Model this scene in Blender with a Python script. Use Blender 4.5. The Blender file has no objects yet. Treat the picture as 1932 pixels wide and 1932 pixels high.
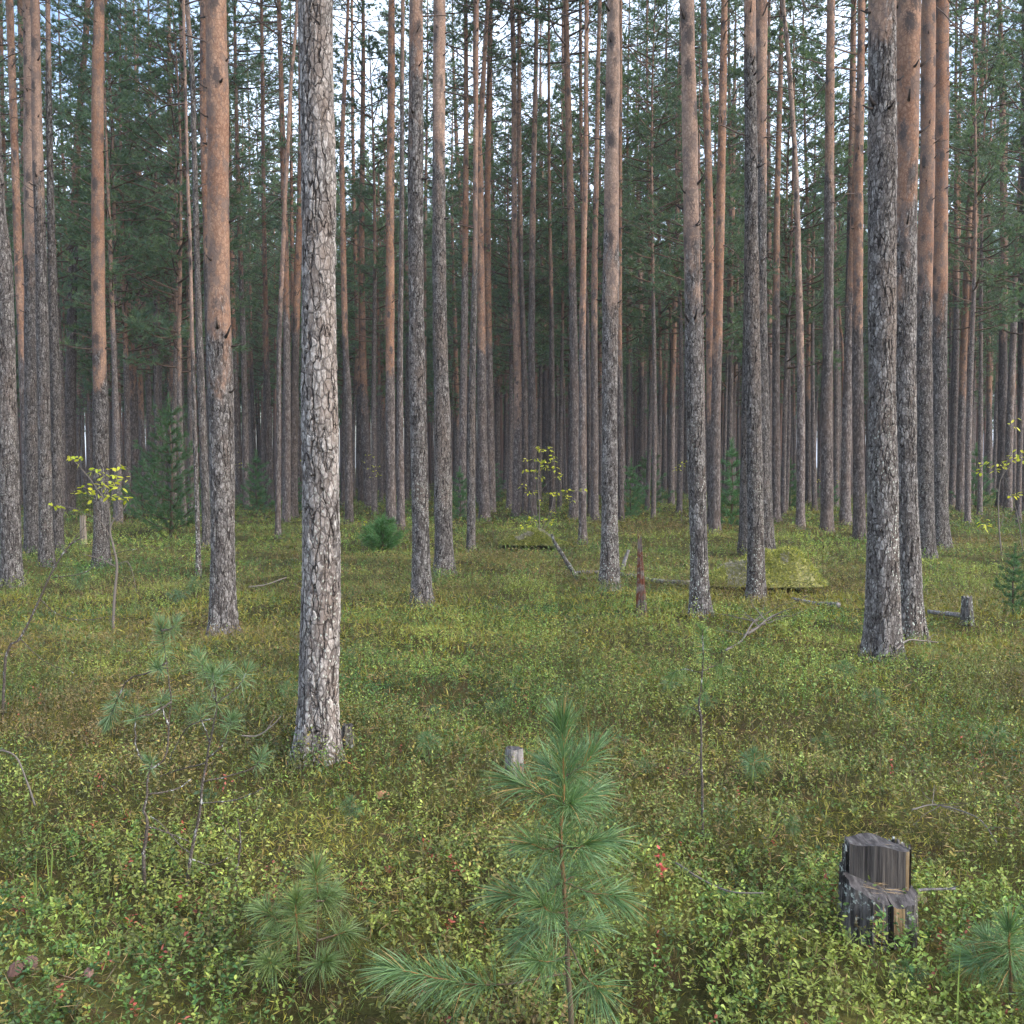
import bpy, math
import numpy as np
from mathutils import Vector, Matrix

R = math.radians
rng = np.random.default_rng(7)
scene = bpy.context.scene
COL = scene.collection

# ------------------------------------------------------------------ camera model (photo measured on a 1932 px square)
CAM_H, FPX, CX, CY, HOR = 1.6, 2009.0, 966.0, 966.0, 875.0
PITCH = math.atan((CY - HOR) / FPX)
cp, sp = math.cos(PITCH), math.sin(PITCH)

def ray(x, y):
    a, b = (x - CX) / FPX, (CY - y) / FPX
    return np.array([a, cp + b * sp, -sp + b * cp])

def at(x, y, Y):                       # the point seen at (x, y) that lies Y metres ahead
    d = ray(x, y)
    t = Y / d[1]
    return np.array([0, 0, CAM_H]) + d * t

def on_ground(x, y, h=0.0):
    d = ray(x, y)
    t = (CAM_H - h) / -d[2]
    return np.array([0, 0, CAM_H]) + d * t

def depth_of(y):
    return on_ground(CX, y)[1]

# ------------------------------------------------------------------ numeric helpers
def hash2(ix, iy, seed):
    h = (ix.astype(np.int64) * 374761393 + iy.astype(np.int64) * 668265263 + seed * 974634777) & 0xFFFFFFFF
    h = ((h ^ (h >> 13)) * 1274126177) & 0xFFFFFFFF
    return ((h ^ (h >> 16)) & 0xFFFF) / 65535.0

def vnoise(x, y, size, seed):
    x = np.asarray(x, float) / size; y = np.asarray(y, float) / size
    ix, iy = np.floor(x), np.floor(y)
    fx, fy = x - ix, y - iy
    fx = fx * fx * (3 - 2 * fx); fy = fy * fy * (3 - 2 * fy)
    a = hash2(ix, iy, seed); b = hash2(ix + 1, iy, seed)
    c = hash2(ix, iy + 1, seed); d = hash2(ix + 1, iy + 1, seed)
    return (a * (1 - fx) + b * fx) * (1 - fy) + (c * (1 - fx) + d * fx) * fy

def terrain(x, y):
    h = -0.055 + (vnoise(x, y, .45, 1) - .5) * .11 + (vnoise(x, y, 1.5, 2) - .5) * .14 + (vnoise(x, y, 7, 3) - .5) * .12
    return h

def unit(v):
    return v / np.maximum(np.linalg.norm(v, axis=-1, keepdims=True), 1e-9)

class Geo:
    """collects triangles, quads, material indices and point colours of ONE mesh"""
    def __init__(s):
        s.V, s.T, s.Q, s.TM, s.QM, s.C, s.n = [], [], [], [], [], [], 0
    def add(s, V, T=None, Q=None, m=0, c=(1, 1, 1)):
        V = np.asarray(V, float).reshape(-1, 3)
        if T is not None and len(T):
            T = np.asarray(T).reshape(-1, 3); s.T.append(T + s.n); s.TM.append(np.full(len(T), m))
        if Q is not None and len(Q):
            Q = np.asarray(Q).reshape(-1, 4); s.Q.append(Q + s.n); s.QM.append(np.full(len(Q), m))
        c = np.asarray(c, float)
        if c.ndim == 1: c = np.tile(c, (len(V), 1))
        s.C.append(c); s.V.append(V); s.n += len(V)
    def mesh(s, name, mats, smooth=True):
        V = np.concatenate(s.V)
        T = np.concatenate(s.T) if s.T else np.zeros((0, 3), int)
        Q = np.concatenate(s.Q) if s.Q else np.zeros((0, 4), int)
        M = np.concatenate([np.concatenate(s.TM) if s.TM else np.zeros(0), np.concatenate(s.QM) if s.QM else np.zeros(0)])
        me = bpy.data.meshes.new(name)
        me.vertices.add(len(V)); me.vertices.foreach_set('co', V.astype(np.float32).ravel())
        loops = np.concatenate([T.ravel(), Q.ravel()]).astype(np.int32)
        me.loops.add(len(loops)); me.loops.foreach_set('vertex_index', loops)
        npoly = len(T) + len(Q)
        me.polygons.add(npoly)
        start = np.concatenate([np.arange(len(T)) * 3, len(T) * 3 + np.arange(len(Q)) * 4]).astype(np.int32)
        me.polygons.foreach_set('loop_start', start)
        me.polygons.foreach_set('material_index', M.astype(np.int32))
        me.polygons.foreach_set('use_smooth', np.full(npoly, smooth))
        for m in mats: me.materials.append(m)
        C = np.concatenate(s.C)
        a = me.color_attributes.new('tone', 'FLOAT_COLOR', 'POINT')
        a.data.foreach_set('color', np.concatenate([C, np.ones((len(C), 1))], 1).astype(np.float32).ravel())
        me.update(calc_edges=True); me.validate()
        return me

def tube(g, P, rad, seg=6, m=0, c=(1, 1, 1), cap=True):
    P = np.asarray(P, float); n = len(P)
    rad = np.broadcast_to(np.asarray(rad, float), (n,))
    T = unit(np.gradient(P, axis=0))
    ref = np.array([0.31, 0.95, 0.05]) if abs(T[0][2]) > .5 else np.array([0, 0, 1.0])
    A = unit(np.cross(T, ref)); B = np.cross(T, A)
    an = np.arange(seg) / seg * 2 * np.pi
    V = P[:, None] + rad[:, None, None] * (A[:, None] * np.cos(an)[None, :, None] + B[:, None] * np.sin(an)[None, :, None])
    i = np.arange(n - 1)[:, None] * seg; j = np.arange(seg)[None]; k = (j + 1) % seg
    Q = np.stack([i + j, i + k, i + seg + k, i + seg + j], -1).reshape(-1, 4)
    V = V.reshape(-1, 3)
    T3 = None
    if cap:
        V = np.concatenate([V, P[:1], P[-1:]])
        jj = np.arange(seg); kk = (jj + 1) % seg
        T3 = np.concatenate([np.stack([kk, jj, np.full(seg, n * seg)], 1),
                             np.stack([jj + (n - 1) * seg, kk + (n - 1) * seg, np.full(seg, n * seg + 1)], 1)])
    g.add(V, T3, Q, m, c)

def smooth_path(P, n):
    """Catmull-Rom through P (rows of any width), n samples"""
    P = np.asarray(P, float); k = len(P)
    t = np.linspace(0, k - 1, n); i = np.clip(t.astype(int), 0, k - 2); f = (t - i)[:, None]
    p1, p2 = P[i], P[i + 1]
    p0 = np.where((i > 0)[:, None], P[np.maximum(i - 1, 0)], 2 * p1 - p2)
    p3 = np.where((i < k - 2)[:, None], P[np.minimum(i + 2, k - 1)], 2 * p2 - p1)
    return .5 * (2 * p1 + (p2 - p0) * f + (2 * p0 - 5 * p1 + 4 * p2 - p3) * f ** 2 + (3 * p1 - p0 - 3 * p2 + p3) * f ** 3)

# ------------------------------------------------------------------ objects
def tag(o, label=None, cat=None, group=None, kind=None):
    for k, v in (('label', label), ('category', cat), ('group', group), ('kind', kind)):
        if v: o[k] = v
    return o

def link(name, data, parent=None, loc=None):
    o = bpy.data.objects.new(name, data); COL.objects.link(o)
    if parent is not None: o.parent = parent
    if loc is not None: o.location = [float(a) for a in loc]
    return o

def empty(name, loc):
    return link(name, None, None, loc)

# ------------------------------------------------------------------ node helpers
def new_mat(name):
    m = bpy.data.materials.new(name); m.use_nodes = True
    nt = m.node_tree; nt.nodes.clear()
    return m, nt

class NB:
    def __init__(s, nt): s.nt = nt
    def put(s, sock, v):
        if isinstance(v, bpy.types.NodeSocket): s.nt.links.new(v, sock)
        elif v is not None:
            if isinstance(v, (tuple, list)) and sock.type == 'RGBA' and len(v) == 3: v = (*v, 1)
            sock.default_value = v
    def node(s, typ, props=None, **inp):
        n = s.nt.nodes.new(typ)
        for k, v in (props or {}).items(): setattr(n, k, v)
        for k, v in inp.items():
            key = k.replace('_', ' ')
            s.put(n.inputs[key] if key in n.inputs else n.inputs[k], v)
        return n
    def math(s, op, a, b=None, c=None):
        n = s.nt.nodes.new('ShaderNodeMath'); n.operation = op
        for i, v in enumerate((a, b, c)):
            if v is not None: s.put(n.inputs[i], v)
        return n.outputs[0]
    def vmath(s, op, a, b=None):
        n = s.nt.nodes.new('ShaderNodeVectorMath'); n.operation = op
        s.put(n.inputs[0], a)
        if b is not None: s.put(n.inputs[1], b)
        return n.outputs[0]
    def ramp(s, v, lo, hi, a=0.0, b=1.0):
        n = s.nt.nodes.new('ShaderNodeMapRange'); n.interpolation_type = 'SMOOTHSTEP'
        for k, x in zip(('Value', 'From Min', 'From Max', 'To Min', 'To Max'), (v, lo, hi, a, b)): s.put(n.inputs[k], x)
        return n.outputs[0]
    def mix(s, f, a, b, mode='MIX'):
        n = s.nt.nodes.new('ShaderNodeMix'); n.data_type = 'RGBA'; n.blend_type = mode
        s.put(n.inputs[0], f); s.put(n.inputs[6], a); s.put(n.inputs[7], b)
        return n.outputs[2]
    def noise(s, vec, scale, detail=2.0, rough=.5, out=0):
        n = s.node('ShaderNodeTexNoise', None, Vector=vec, Scale=scale, Detail=detail, Roughness=rough)
        return n.outputs[out]
    def voro(s, vec, feature='F1', out='Distance', rnd=1.0):
        n = s.node('ShaderNodeTexVoronoi', {'feature': feature}, Vector=vec, Scale=1.0, Randomness=rnd)
        return n.outputs[out]
    def attr(s, name, typ='OBJECT', out='Fac'):
        n = s.nt.nodes.new('ShaderNodeAttribute'); n.attribute_type = typ; n.attribute_name = name
        return n.outputs[out]
    def out(s, surf, disp=None):
        o = s.nt.nodes.new('ShaderNodeOutputMaterial')
        s.nt.links.new(surf, o.inputs['Surface'])
        if disp is not None: s.nt.links.new(disp, o.inputs['Displacement'])
    def bsdf(s, col, rough=.85, normal=None, spec=.25):
        n = s.node('ShaderNodeBsdfPrincipled', None, Base_Color=col, Roughness=rough)
        n.inputs['Specular IOR Level'].default_value = spec
        if normal is not None: s.put(n.inputs['Normal'], normal)
        return n.outputs[0]

def bark_material(near):
    """grey plated bark below, thin orange flaky bark above the height given by the trunk's bark_h"""
    m, nt = new_mat('pine_bark' if near else 'pine_bark_distant'); b = NB(nt)
    tc = nt.nodes.new('ShaderNodeTexCoord').outputs['Object']
    rnd = nt.nodes.new('ShaderNodeObjectInfo').outputs['Random']
    off = b.math('MULTIPLY', rnd, 61.0)
    P = b.vmath('ADD', tc, b.node('ShaderNodeCombineXYZ', None, X=off, Y=off, Z=off).outputs[0])
    z = b.node('ShaderNodeSeparateXYZ', None, Vector=tc).outputs[2]
    if near:
        w = b.vmath('SCALE', b.vmath('SUBTRACT', b.noise(P, 16.0, 3, .65, 1), (.5, .5, .5)))
        w.node.inputs['Scale'].default_value = .026
        Pw = b.vmath('ADD', P, w)
    else: Pw = P
    grain = b.noise(b.vmath('MULTIPLY', P, (1, 1, .6)), 60 if near else 30, 4 if near else 2, .7)
    broad = b.noise(b.vmath('MULTIPLY', P, (3.5, 3.5, 1.2)), 1.0, 3, .6)
    c1 = b.vmath('MULTIPLY', Pw, (34, 34, 15) if near else (24, 24, 9))
    idv = b.node('ShaderNodeSeparateColor', None, Color=b.voro(c1, 'F1', 'Color')).outputs[0]
    # long meandering fissures between ridges
    fis = b.math('ABSOLUTE', b.math('SUBTRACT', b.noise(b.vmath('MULTIPLY', Pw, (21, 21, 3.4)), 1.0, 1.6, .5), .5))
    fiss = b.ramp(fis, .004, .042)
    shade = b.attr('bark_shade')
    g0 = b.mix(b.ramp(idv, .1, .9), (.125, .112, .106), (.265, .248, .236))
    g0 = b.mix(b.ramp(grain, .38, .70), b.mix(1.0, g0, (.46, .44, .43), 'MULTIPLY'), b.mix(1.0, g0, (1.25, 1.25, 1.25), 'MULTIPLY'))
    g0 = b.mix(b.math('MULTIPLY', b.ramp(broad, .45, .72), .45), g0, (.19, .140, .110))
    dark = (.026, .021, .019)
    if near:
        e1 = b.voro(c1, 'DISTANCE_TO_EDGE')
        rim = b.ramp(e1, .0, b.math('ADD', .03, b.math('MULTIPLY', grain, .18)))
        plate = b.math('MULTIPLY', fiss, b.math('ADD', b.math('MULTIPLY', rim, .72), .28))
        grey = b.mix(plate, dark, g0)
        lv = b.voro(b.vmath('MULTIPLY', Pw, (46, 46, 36)), 'F1')
        lmask = b.ramp(b.math('ADD', lv, b.math('MULTIPLY', grain, .3)), .48, .34)
        lpatch = b.ramp(broad, .42, .58)
        lich = b.math('MULTIPLY', b.math('MULTIPLY', lmask, lpatch), b.math('MULTIPLY', b.ramp(z, 2.8, .0), b.attr('lichen')))
        grey = b.mix(b.math('MULTIPLY', lich, fiss), grey, (.48, .51, .45))
    else:
        grey = b.mix(fiss, (.070, .052, .046), b.mix(1.0, g0, (.98, .92, .90), 'MULTIPLY'))
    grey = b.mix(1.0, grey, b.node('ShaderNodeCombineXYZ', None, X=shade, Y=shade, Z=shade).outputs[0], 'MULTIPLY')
    # thin flaky upper bark
    o0 = b.mix(b.ramp(broad, .3, .7), (.225, .112, .066), (.315, .190, .125))
    o0 = b.mix(b.attr('bark_pale'), o0, b.mix(b.ramp(broad, .3, .7), (.255, .178, .140), (.34, .255, .205)))
    o0 = b.mix(b.ramp(grain, .35, .72), b.mix(1.0, o0, (.62, .57, .55), 'MULTIPLY'), b.mix(1.0, o0, (1.15, 1.15, 1.15), 'MULTIPLY'))
    o0 = b.mix(b.math('MULTIPLY', b.ramp(b.noise(b.vmath('MULTIPLY', P, (9, 9, 4.5)), 1.0, 4, .75), .47, .60), .72), o0, (.118, .092, .082))
    scar = b.voro(b.vmath('ADD', b.vmath('MULTIPLY', P, (5.5, 5.5, 2.6)), (3.3, 1.7, 9.1)), 'F1')
    scar = b.math('ADD', scar, b.math('MULTIPLY', b.math('SUBTRACT', grain, .5), .45))
    o0 = b.mix(b.math('MULTIPLY', b.ramp(scar, .36, .18), .92), o0, (.062, .052, .050))
    if near:
        c3 = b.vmath('MULTIPLY', Pw, (15, 15, 12))
        e3 = b.voro(c3, 'DISTANCE_TO_EDGE')
        flake = b.math('MULTIPLY', b.ramp(e3, .07, .0), b.ramp(grain, .35, .62))
        o0 = b.mix(b.math('MULTIPLY', flake, .75), o0, (.085, .058, .046))
    n2 = b.noise(b.vmath('MULTIPLY', P, (7.5, 7.5, 2.4)), 1.0, 5, .7)
    hn = b.math('ADD', b.math('MULTIPLY', b.math('SUBTRACT', broad, .5), 3.0), b.math('MULTIPLY', b.math('SUBTRACT', n2, .5), 3.0))
    om = b.ramp(b.math('SUBTRACT', b.math('ADD', z, hn), b.attr('bark_h')), -.45, .45)
    col = b.mix(om, grey, o0)
    if not near:
        b.out(b.bsdf(col, .92, None, .12)); return m
    hgrey = b.math('ADD', b.math('ADD', b.math('MULTIPLY', fiss, .50), b.math('MULTIPLY', rim, .16)),
                   b.math('ADD', b.math('MULTIPLY', idv, .28), b.math('MULTIPLY', grain, .22)))
    horan = b.math('ADD', b.math('MULTIPLY', grain, .14), b.math('ADD', b.math('MULTIPLY', flake, -.14), .70))
    h = b.math('ADD', b.math('MULTIPLY', hgrey, b.math('SUBTRACT', 1.0, om)), b.math('MULTIPLY', horan, om))
    d = b.node('ShaderNodeDisplacement', None, Height=h, Midlevel=.8, Scale=.016).outputs[0]
    b.out(b.bsdf(col, .92, None, .12), d)
    m.displacement_method = 'BOTH'
    return m

def tone_material(name, translucent=0.0, rough=.7, spec=.25, var=.0):
    m, nt = new_mat(name); b = NB(nt)
    col = b.attr('tone', 'GEOMETRY', 'Color')
    if var:
        rnd = nt.nodes.new('ShaderNodeObjectInfo').outputs['Random']
        k = b.math('ADD', b.math('MULTIPLY', rnd, var), 1 - var / 2)
        col = b.mix(1.0, col, b.node('ShaderNodeCombineXYZ', None, X=k, Y=k, Z=k).outputs[0], 'MULTIPLY')
    s = b.bsdf(col, rough, None, spec)
    if translucent:
        t = b.node('ShaderNodeBsdfTranslucent', None, Color=b.mix(1.0, col, (1.15, 1.25, .6), 'MULTIPLY')).outputs[0]
        n = nt.nodes.new('ShaderNodeMixShader'); n.inputs[0].default_value = translucent
        nt.links.new(s, n.inputs[1]); nt.links.new(t, n.inputs[2]); s = n.outputs[0]
    b.out(s)
    return m

def ground_material():
    m, nt = new_mat('forest_floor'); b = NB(nt)
    P = nt.nodes.new('ShaderNodeTexCoord').outputs['Object']
    n1 = b.noise(P, 1.1, 5, .6); n2 = b.noise(P, 7.0, 4, .65); n3 = b.noise(P, 60.0, 3, .7); n4 = b.noise(P, .35, 2, .5)
    c = b.mix(b.ramp(n1, .35, .65), (.045, .044, .014), (.095, .094, .025))
    c = b.mix(b.ramp(n2, .45, .7), c, (.075, .050, .022))
    c = b.mix(b.math('MULTIPLY', b.ramp(n4, .52, .66), b.ramp(n2, .35, .6)), c, (.19, .18, .045))
    c = b.mix(b.ramp(n3, .3, .7), b.mix(1.0, c, (.5, .5, .5), 'MULTIPLY'), c)
    h = b.math('ADD', b.math('MULTIPLY', n3, .4), n2)
    bp = b.node('ShaderNodeBump', None, Height=h, Strength=.8, Distance=.04).outputs[0]
    b.out(b.bsdf(c, .95, bp, .1))
    return m

def wood_material(name, light, dark, red=None, stretch=(60, 60, 5), moss=0.0, lich=.3):
    m, nt = new_mat(name); b = NB(nt)
    P = nt.nodes.new('ShaderNodeTexCoord').outputs['Object']
    f = b.noise(b.vmath('MULTIPLY', P, stretch), 1.0, 5, .65)
    br = b.noise(P, 9, 4, .6)
    c = b.mix(b.ramp(f, .35, .65), dark, light)
    if red: c = b.mix(b.ramp(br, .45, .58), c, red)
    if lich: c = b.mix(b.math('MULTIPLY', b.ramp(b.noise(P, 42, 4, .7), .54, .66), lich), c, (.42, .45, .40))
    if moss: c = b.mix(b.math('MULTIPLY', b.ramp(b.noise(P, 14, 3, .6), .45, .6), moss), c, (.12, .13, .03))
    bp = b.node('ShaderNodeBump', None, Height=f, Strength=.7, Distance=.012).outputs[0]
    b.out(b.bsdf(c, .85, bp, .2))
    return m

BARK = bark_material(True)
BARKD = bark_material(False)
NEEDLE = tone_material('pine_needles', .38, .55, .35, .35)
SAPN = tone_material('sapling_needles', .22, .45, .4)
TWIG = tone_material('twig_bark', 0, .9, .15)
def flecked_material():
    m, nt = new_mat('lichen_flecked_bark'); b = NB(nt)
    P = nt.nodes.new('ShaderNodeTexCoord').outputs['Object']
    n1 = b.noise(b.vmath('MULTIPLY', P, (1, 1, .7)), 38, 3, .7); n2 = b.noise(P, 150, 2, .6)
    c = b.mix(b.ramp(n2, .35, .65), (.045, .036, .030), (.12, .10, .085))
    c = b.mix(b.ramp(n1, .57, .64), c, (.34, .34, .32))
    b.out(b.bsdf(c, .9, None, .1)); return m
FLECK = flecked_material()
LEAF = tone_material('undergrowth_leaves', .25, .5, .35)
YLEAF = tone_material('yellow_leaves', .45, .5, .3)
GROUND = ground_material()
GREYWOOD = wood_material('weathered_wood', (.27, .25, .24), (.070, .062, .060))
STUMPBARK = wood_material('stump_bark', (.125, .112, .104), (.020, .017, .016), None, (34, 34, 7), 0, .9)
CUTWOOD = wood_material('old_cut_wood', (.075, .066, .060), (.022, .019, .018), None, (70, 70, 4), 0, 0)
TOPWOOD = wood_material('stump_top_wood', (.080, .072, .072), (.028, .025, .025), None, (50, 9, 40), 0, .12)
REDWOOD = wood_material('rotten_red_wood', (.17, .135, .115), (.035, .025, .022), (.105, .032, .014), (40, 40, 4))
TANWOOD = wood_material('tan_split_wood', (.34, .24, .13), (.13, .085, .045), None, (60, 60, 4))

# ------------------------------------------------------------------ setting: ground, sky, sun, camera
def build_ground():
    rad = np.concatenate([[0.0], 0.6 * 1.027 ** np.arange(250)])
    na = 420
    an = np.arange(na) / na * 2 * np.pi
    X = rad[:, None] * np.sin(an)[None]; Y = rad[:, None] * np.cos(an)[None]
    Z = terrain(X, Y)
    Z = np.where(rad[:, None] > 70, -0.055 + (Z + .055) * np.clip((120 - rad[:, None]) / 50, 0, 1), Z)
    Z[0] = Z[0].mean()
    V = np.stack([X, Y, Z], -1).reshape(-1, 3)
    i = np.arange(len(rad) - 1)[:, None] * na; j = np.arange(na)[None]; k = (j + 1) % na
    Q = np.stack([i + j, i + na + j, i + na + k, i + k], -1).reshape(-1, 4)
    g = Geo(); g.add(V, None, Q)
    tag(link('ground', g.mesh('ground', [GROUND])), 'mossy forest floor under the pines', 'ground', None, 'structure')
build_ground()

SUN_DIR = Vector((.80, -.42, .62)).normalized()
w = bpy.data.worlds.new('World'); scene.world = w; w.use_nodes = True
nt = w.node_tree; nt.nodes.clear(); b = NB(nt)
sky = nt.nodes.new('ShaderNodeTexSky'); sky.sky_type = 'NISHITA'; sky.sun_disc = False
sky.sun_elevation = math.asin(SUN_DIR.z); sky.sun_rotation = math.atan2(SUN_DIR.x, SUN_DIR.y)
sky.air_density = 1.0; sky.dust_density = 2.5; sky.ozone_density = 1.0
gen = nt.nodes.new('ShaderNodeTexCoord').outputs['Generated']
cl = b.ramp(b.noise(b.vmath('MULTIPLY', gen, (2.2, 2.2, 5.0)), 1.0, 5, .55), .36, .62)
skyc = b.mix(b.math('MULTIPLY', cl, .85), sky.outputs[0], (5.6, 6.6, 8.2))
bg = b.node('ShaderNodeBackground', None, Color=skyc, Strength=.125)
ow = nt.nodes.new('ShaderNodeOutputWorld'); nt.links.new(bg.outputs[0], ow.inputs[0])

sl = bpy.data.lights.new('sun', 'SUN'); sl.energy = 1.4; sl.angle = R(30); sl.color = (1, .95, .87)
so = link('sun', sl); so.rotation_euler = SUN_DIR.to_track_quat('Z', 'Y').to_euler()

def build_haze():
    m, nt = new_mat('forest_air'); b = NB(nt)
    v = b.node('ShaderNodeVolumePrincipled', None, Color=(.86, .90, 1.0), Density=.0007, Anisotropy=.2)
    o = nt.nodes.new('ShaderNodeOutputMaterial'); nt.links.new(v.outputs[0], o.inputs['Volume'])
    X, Z0, Z1 = 470.0, -1.5, 32.0
    V = [(x, y, z) for z in (Z0, Z1) for x, y in ((-X, -X), (X, -X), (X, X), (-X, X))]
    me = bpy.data.meshes.new('haze'); me.from_pydata(V, [], [(3, 2, 1, 0), (4, 5, 6, 7), (0, 1, 5, 4), (1, 2, 6, 5), (2, 3, 7, 6), (3, 0, 4, 7)]); me.materials.append(m)
    tag(link('haze', me), 'thin pale air softening the far trunks', 'haze', None, 'stuff')
build_haze()

cd = bpy.data.cameras.new('camera'); co = link('camera', cd, None, (0, 0, CAM_H))
cd.sensor_width = 36; cd.sensor_height = 36; cd.sensor_fit = 'HORIZONTAL'; cd.lens = 36 * FPX / 1932
co.rotation_euler = (R(90) - PITCH, 0, 0); cd.clip_end = 2000; cd.clip_start = .05
scene.camera = co
scene.view_settings.view_transform = 'Standard'; scene.view_settings.look = 'None'
scene.view_settings.exposure = 1.65; scene.view_settings.gamma = 1.0
cy = scene.cycles
cy.max_bounces = 3; cy.diffuse_bounces = 2; cy.volume_bounces = 0; cy.glossy_bounces = 1; cy.transmission_bounces = 2; cy.transparent_max_bounces = 4
cy.caustics_reflective = False; cy.caustics_refractive = False
cy.use_denoising = True
cy.use_adaptive_sampling = True; cy.adaptive_threshold = .03

# ------------------------------------------------------------------ pine building blocks
def needles_tri(g, C, D, per, L, wid, spread, cols, m=0, droop=0.0, seed=1):
    """per needles at each tuft centre C along direction D"""
    r = np.random.default_rng(seed)
    n = len(C)
    D = np.repeat(unit(D), per, 0); C = np.repeat(C, per, 0); cols = np.repeat(cols, per, 0)
    d = unit(D + spread * unit(r.normal(size=D.shape)) + np.array([0, 0, -droop]))
    ln = L * r.uniform(.7, 1.1, (n * per, 1))
    side = unit(np.cross(d, unit(r.normal(size=d.shape)))) * wid * .5
    base = C + unit(r.normal(size=d.shape)) * L * .12
    V = np.stack([base - side, base + side, base + d * ln], 1).reshape(-1, 3)
    cols = cols * r.uniform(.75, 1.25, (n * per, 1))
    g.add(V, np.arange(n * per * 3).reshape(-1, 3), None, m, np.repeat(cols, 3, 0))

def crown_mesh(name, seed, length, radius, limbs, tuft_per, per, L, wid, lowdead=.0):
    """limbs in loose whorls from z=0 to z=length around a thin axis, tufts of needles on their outer halves"""
    r = np.random.default_rng(seed); g = Geo(); C, D = [], []
    for i in range(limbs):
        t = (i + r.uniform(-.4, .4)) / limbs; t = min(max(t, 0), 1)
        z = t * length
        env = radius * (np.sin(np.pi * min(1, (t * .80 + .22))) ** .8) * r.uniform(.6, 1.15)
        a = r.uniform(0, 2 * np.pi)
        up = r.uniform(-.12, .25) + .5 * t
        n = 7; s = np.linspace(0, 1, n)
        wob = np.cumsum(r.normal(0, .06, (n, 3)), 0) * env * .4
        P = np.stack([np.cos(a) * s * env, np.sin(a) * s * env, z + up * env * s + .18 * env * s ** 2], 1) + wob * s[:, None]
        tube(g, P, np.linspace(.020 + .012 * (1 - t), .006, n), 3, 1, (.10, .065, .045), False)
        if r.random() < lowdead * (1 - t): continue
        k = int(tuft_per * (env / radius) + 2)
        for q in range(k):
            u = r.uniform(.30, 1.0) ** .7
            f = u * (n - 1); i0 = min(int(f), n - 2); p = P[i0] + (P[i0 + 1] - P[i0]) * (f - i0)
            dirn = unit(np.array([np.cos(a), np.sin(a), .25]) + r.normal(0, .75, 3) * np.array([1, 1, .55]))
            ln = env * r.uniform(.12, .38)
            e = p + dirn * ln + np.array([0, 0, .12 * ln])
            g.add(np.array([p, p + [0, 0, .012], e]), [[0, 1, 2]], None, 1, (.09, .06, .045))
            for v in (.45, .75, 1.0):
                C.append(p + (e - p) * v + r.normal(0, .03, 3)); D.append(dirn + np.array([0, 0, .35]))
    # leader
    for v in np.linspace(.9, 1.02, 5): C.append(np.array([0, 0, length * v])); D.append(np.array([r.normal(0, .4), r.normal(0, .4), 1]))
    C = np.array(C); D = np.array(D)
    base = np.array([.085, .150, .098]); yel = np.array([.165, .215, .095])
    q = np.clip(r.normal(.28, .25, (len(C), 1)), 0, 1)
    cols = base * (1 - q) + yel * q
    needles_tri(g, C, D, per, L, wid, .85, cols, 0, 0, seed)
    return g.mesh(name, [NEEDLE, TWIG])

def add_branches(g, r, P, rad, z0, z1, count, reach, m=1):
    """dead side branches, upward-curved or drooping, rooted in the stem whose path is P"""
    for i in range(count):
        z = z0 + (z1 - z0) * r.random() ** .75
        R0 = np.interp(z, P[:, 2], rad); c = np.array([np.interp(z, P[:, 2], P[:, 0]), np.interp(z, P[:, 2], P[:, 1]), 0])
        a = r.uniform(0, 2 * np.pi); l = reach * r.uniform(.15, 1.0) ** 1.6 * (0.35 + .65 * (z - z0) / (z1 - z0)) + R0
        n = 6; s = np.linspace(0, 1, n)
        slope = r.uniform(-.5, .55); bend = r.uniform(-.6, .5)
        B = c + np.stack([np.cos(a) * s * l, np.sin(a) * s * l, z + slope * l * s + bend * l * s ** 2], 1)
        B += np.cumsum(r.normal(0, .05, (n, 3)), 0) * l * s[:, None]
        r0 = .008 + .010 * min(1, l)
        tube(g, B, np.linspace(r0, .004, n), 4, m, np.array([.085, .062, .052]) * r.uniform(.7, 1.5), False)
        for q in range(int(l * 4)):
            p = B[r.integers(2, n)]
            d = unit(np.array([np.cos(a), np.sin(a), 0]) + r.normal(0, .9, 3)) * l * r.uniform(.15, .4)
            tube(g, np.stack([p, p + d * .5 + [0, 0, .02], p + d]), [.005, .004, .003], 3, m, (.08, .06, .05), False)

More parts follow.
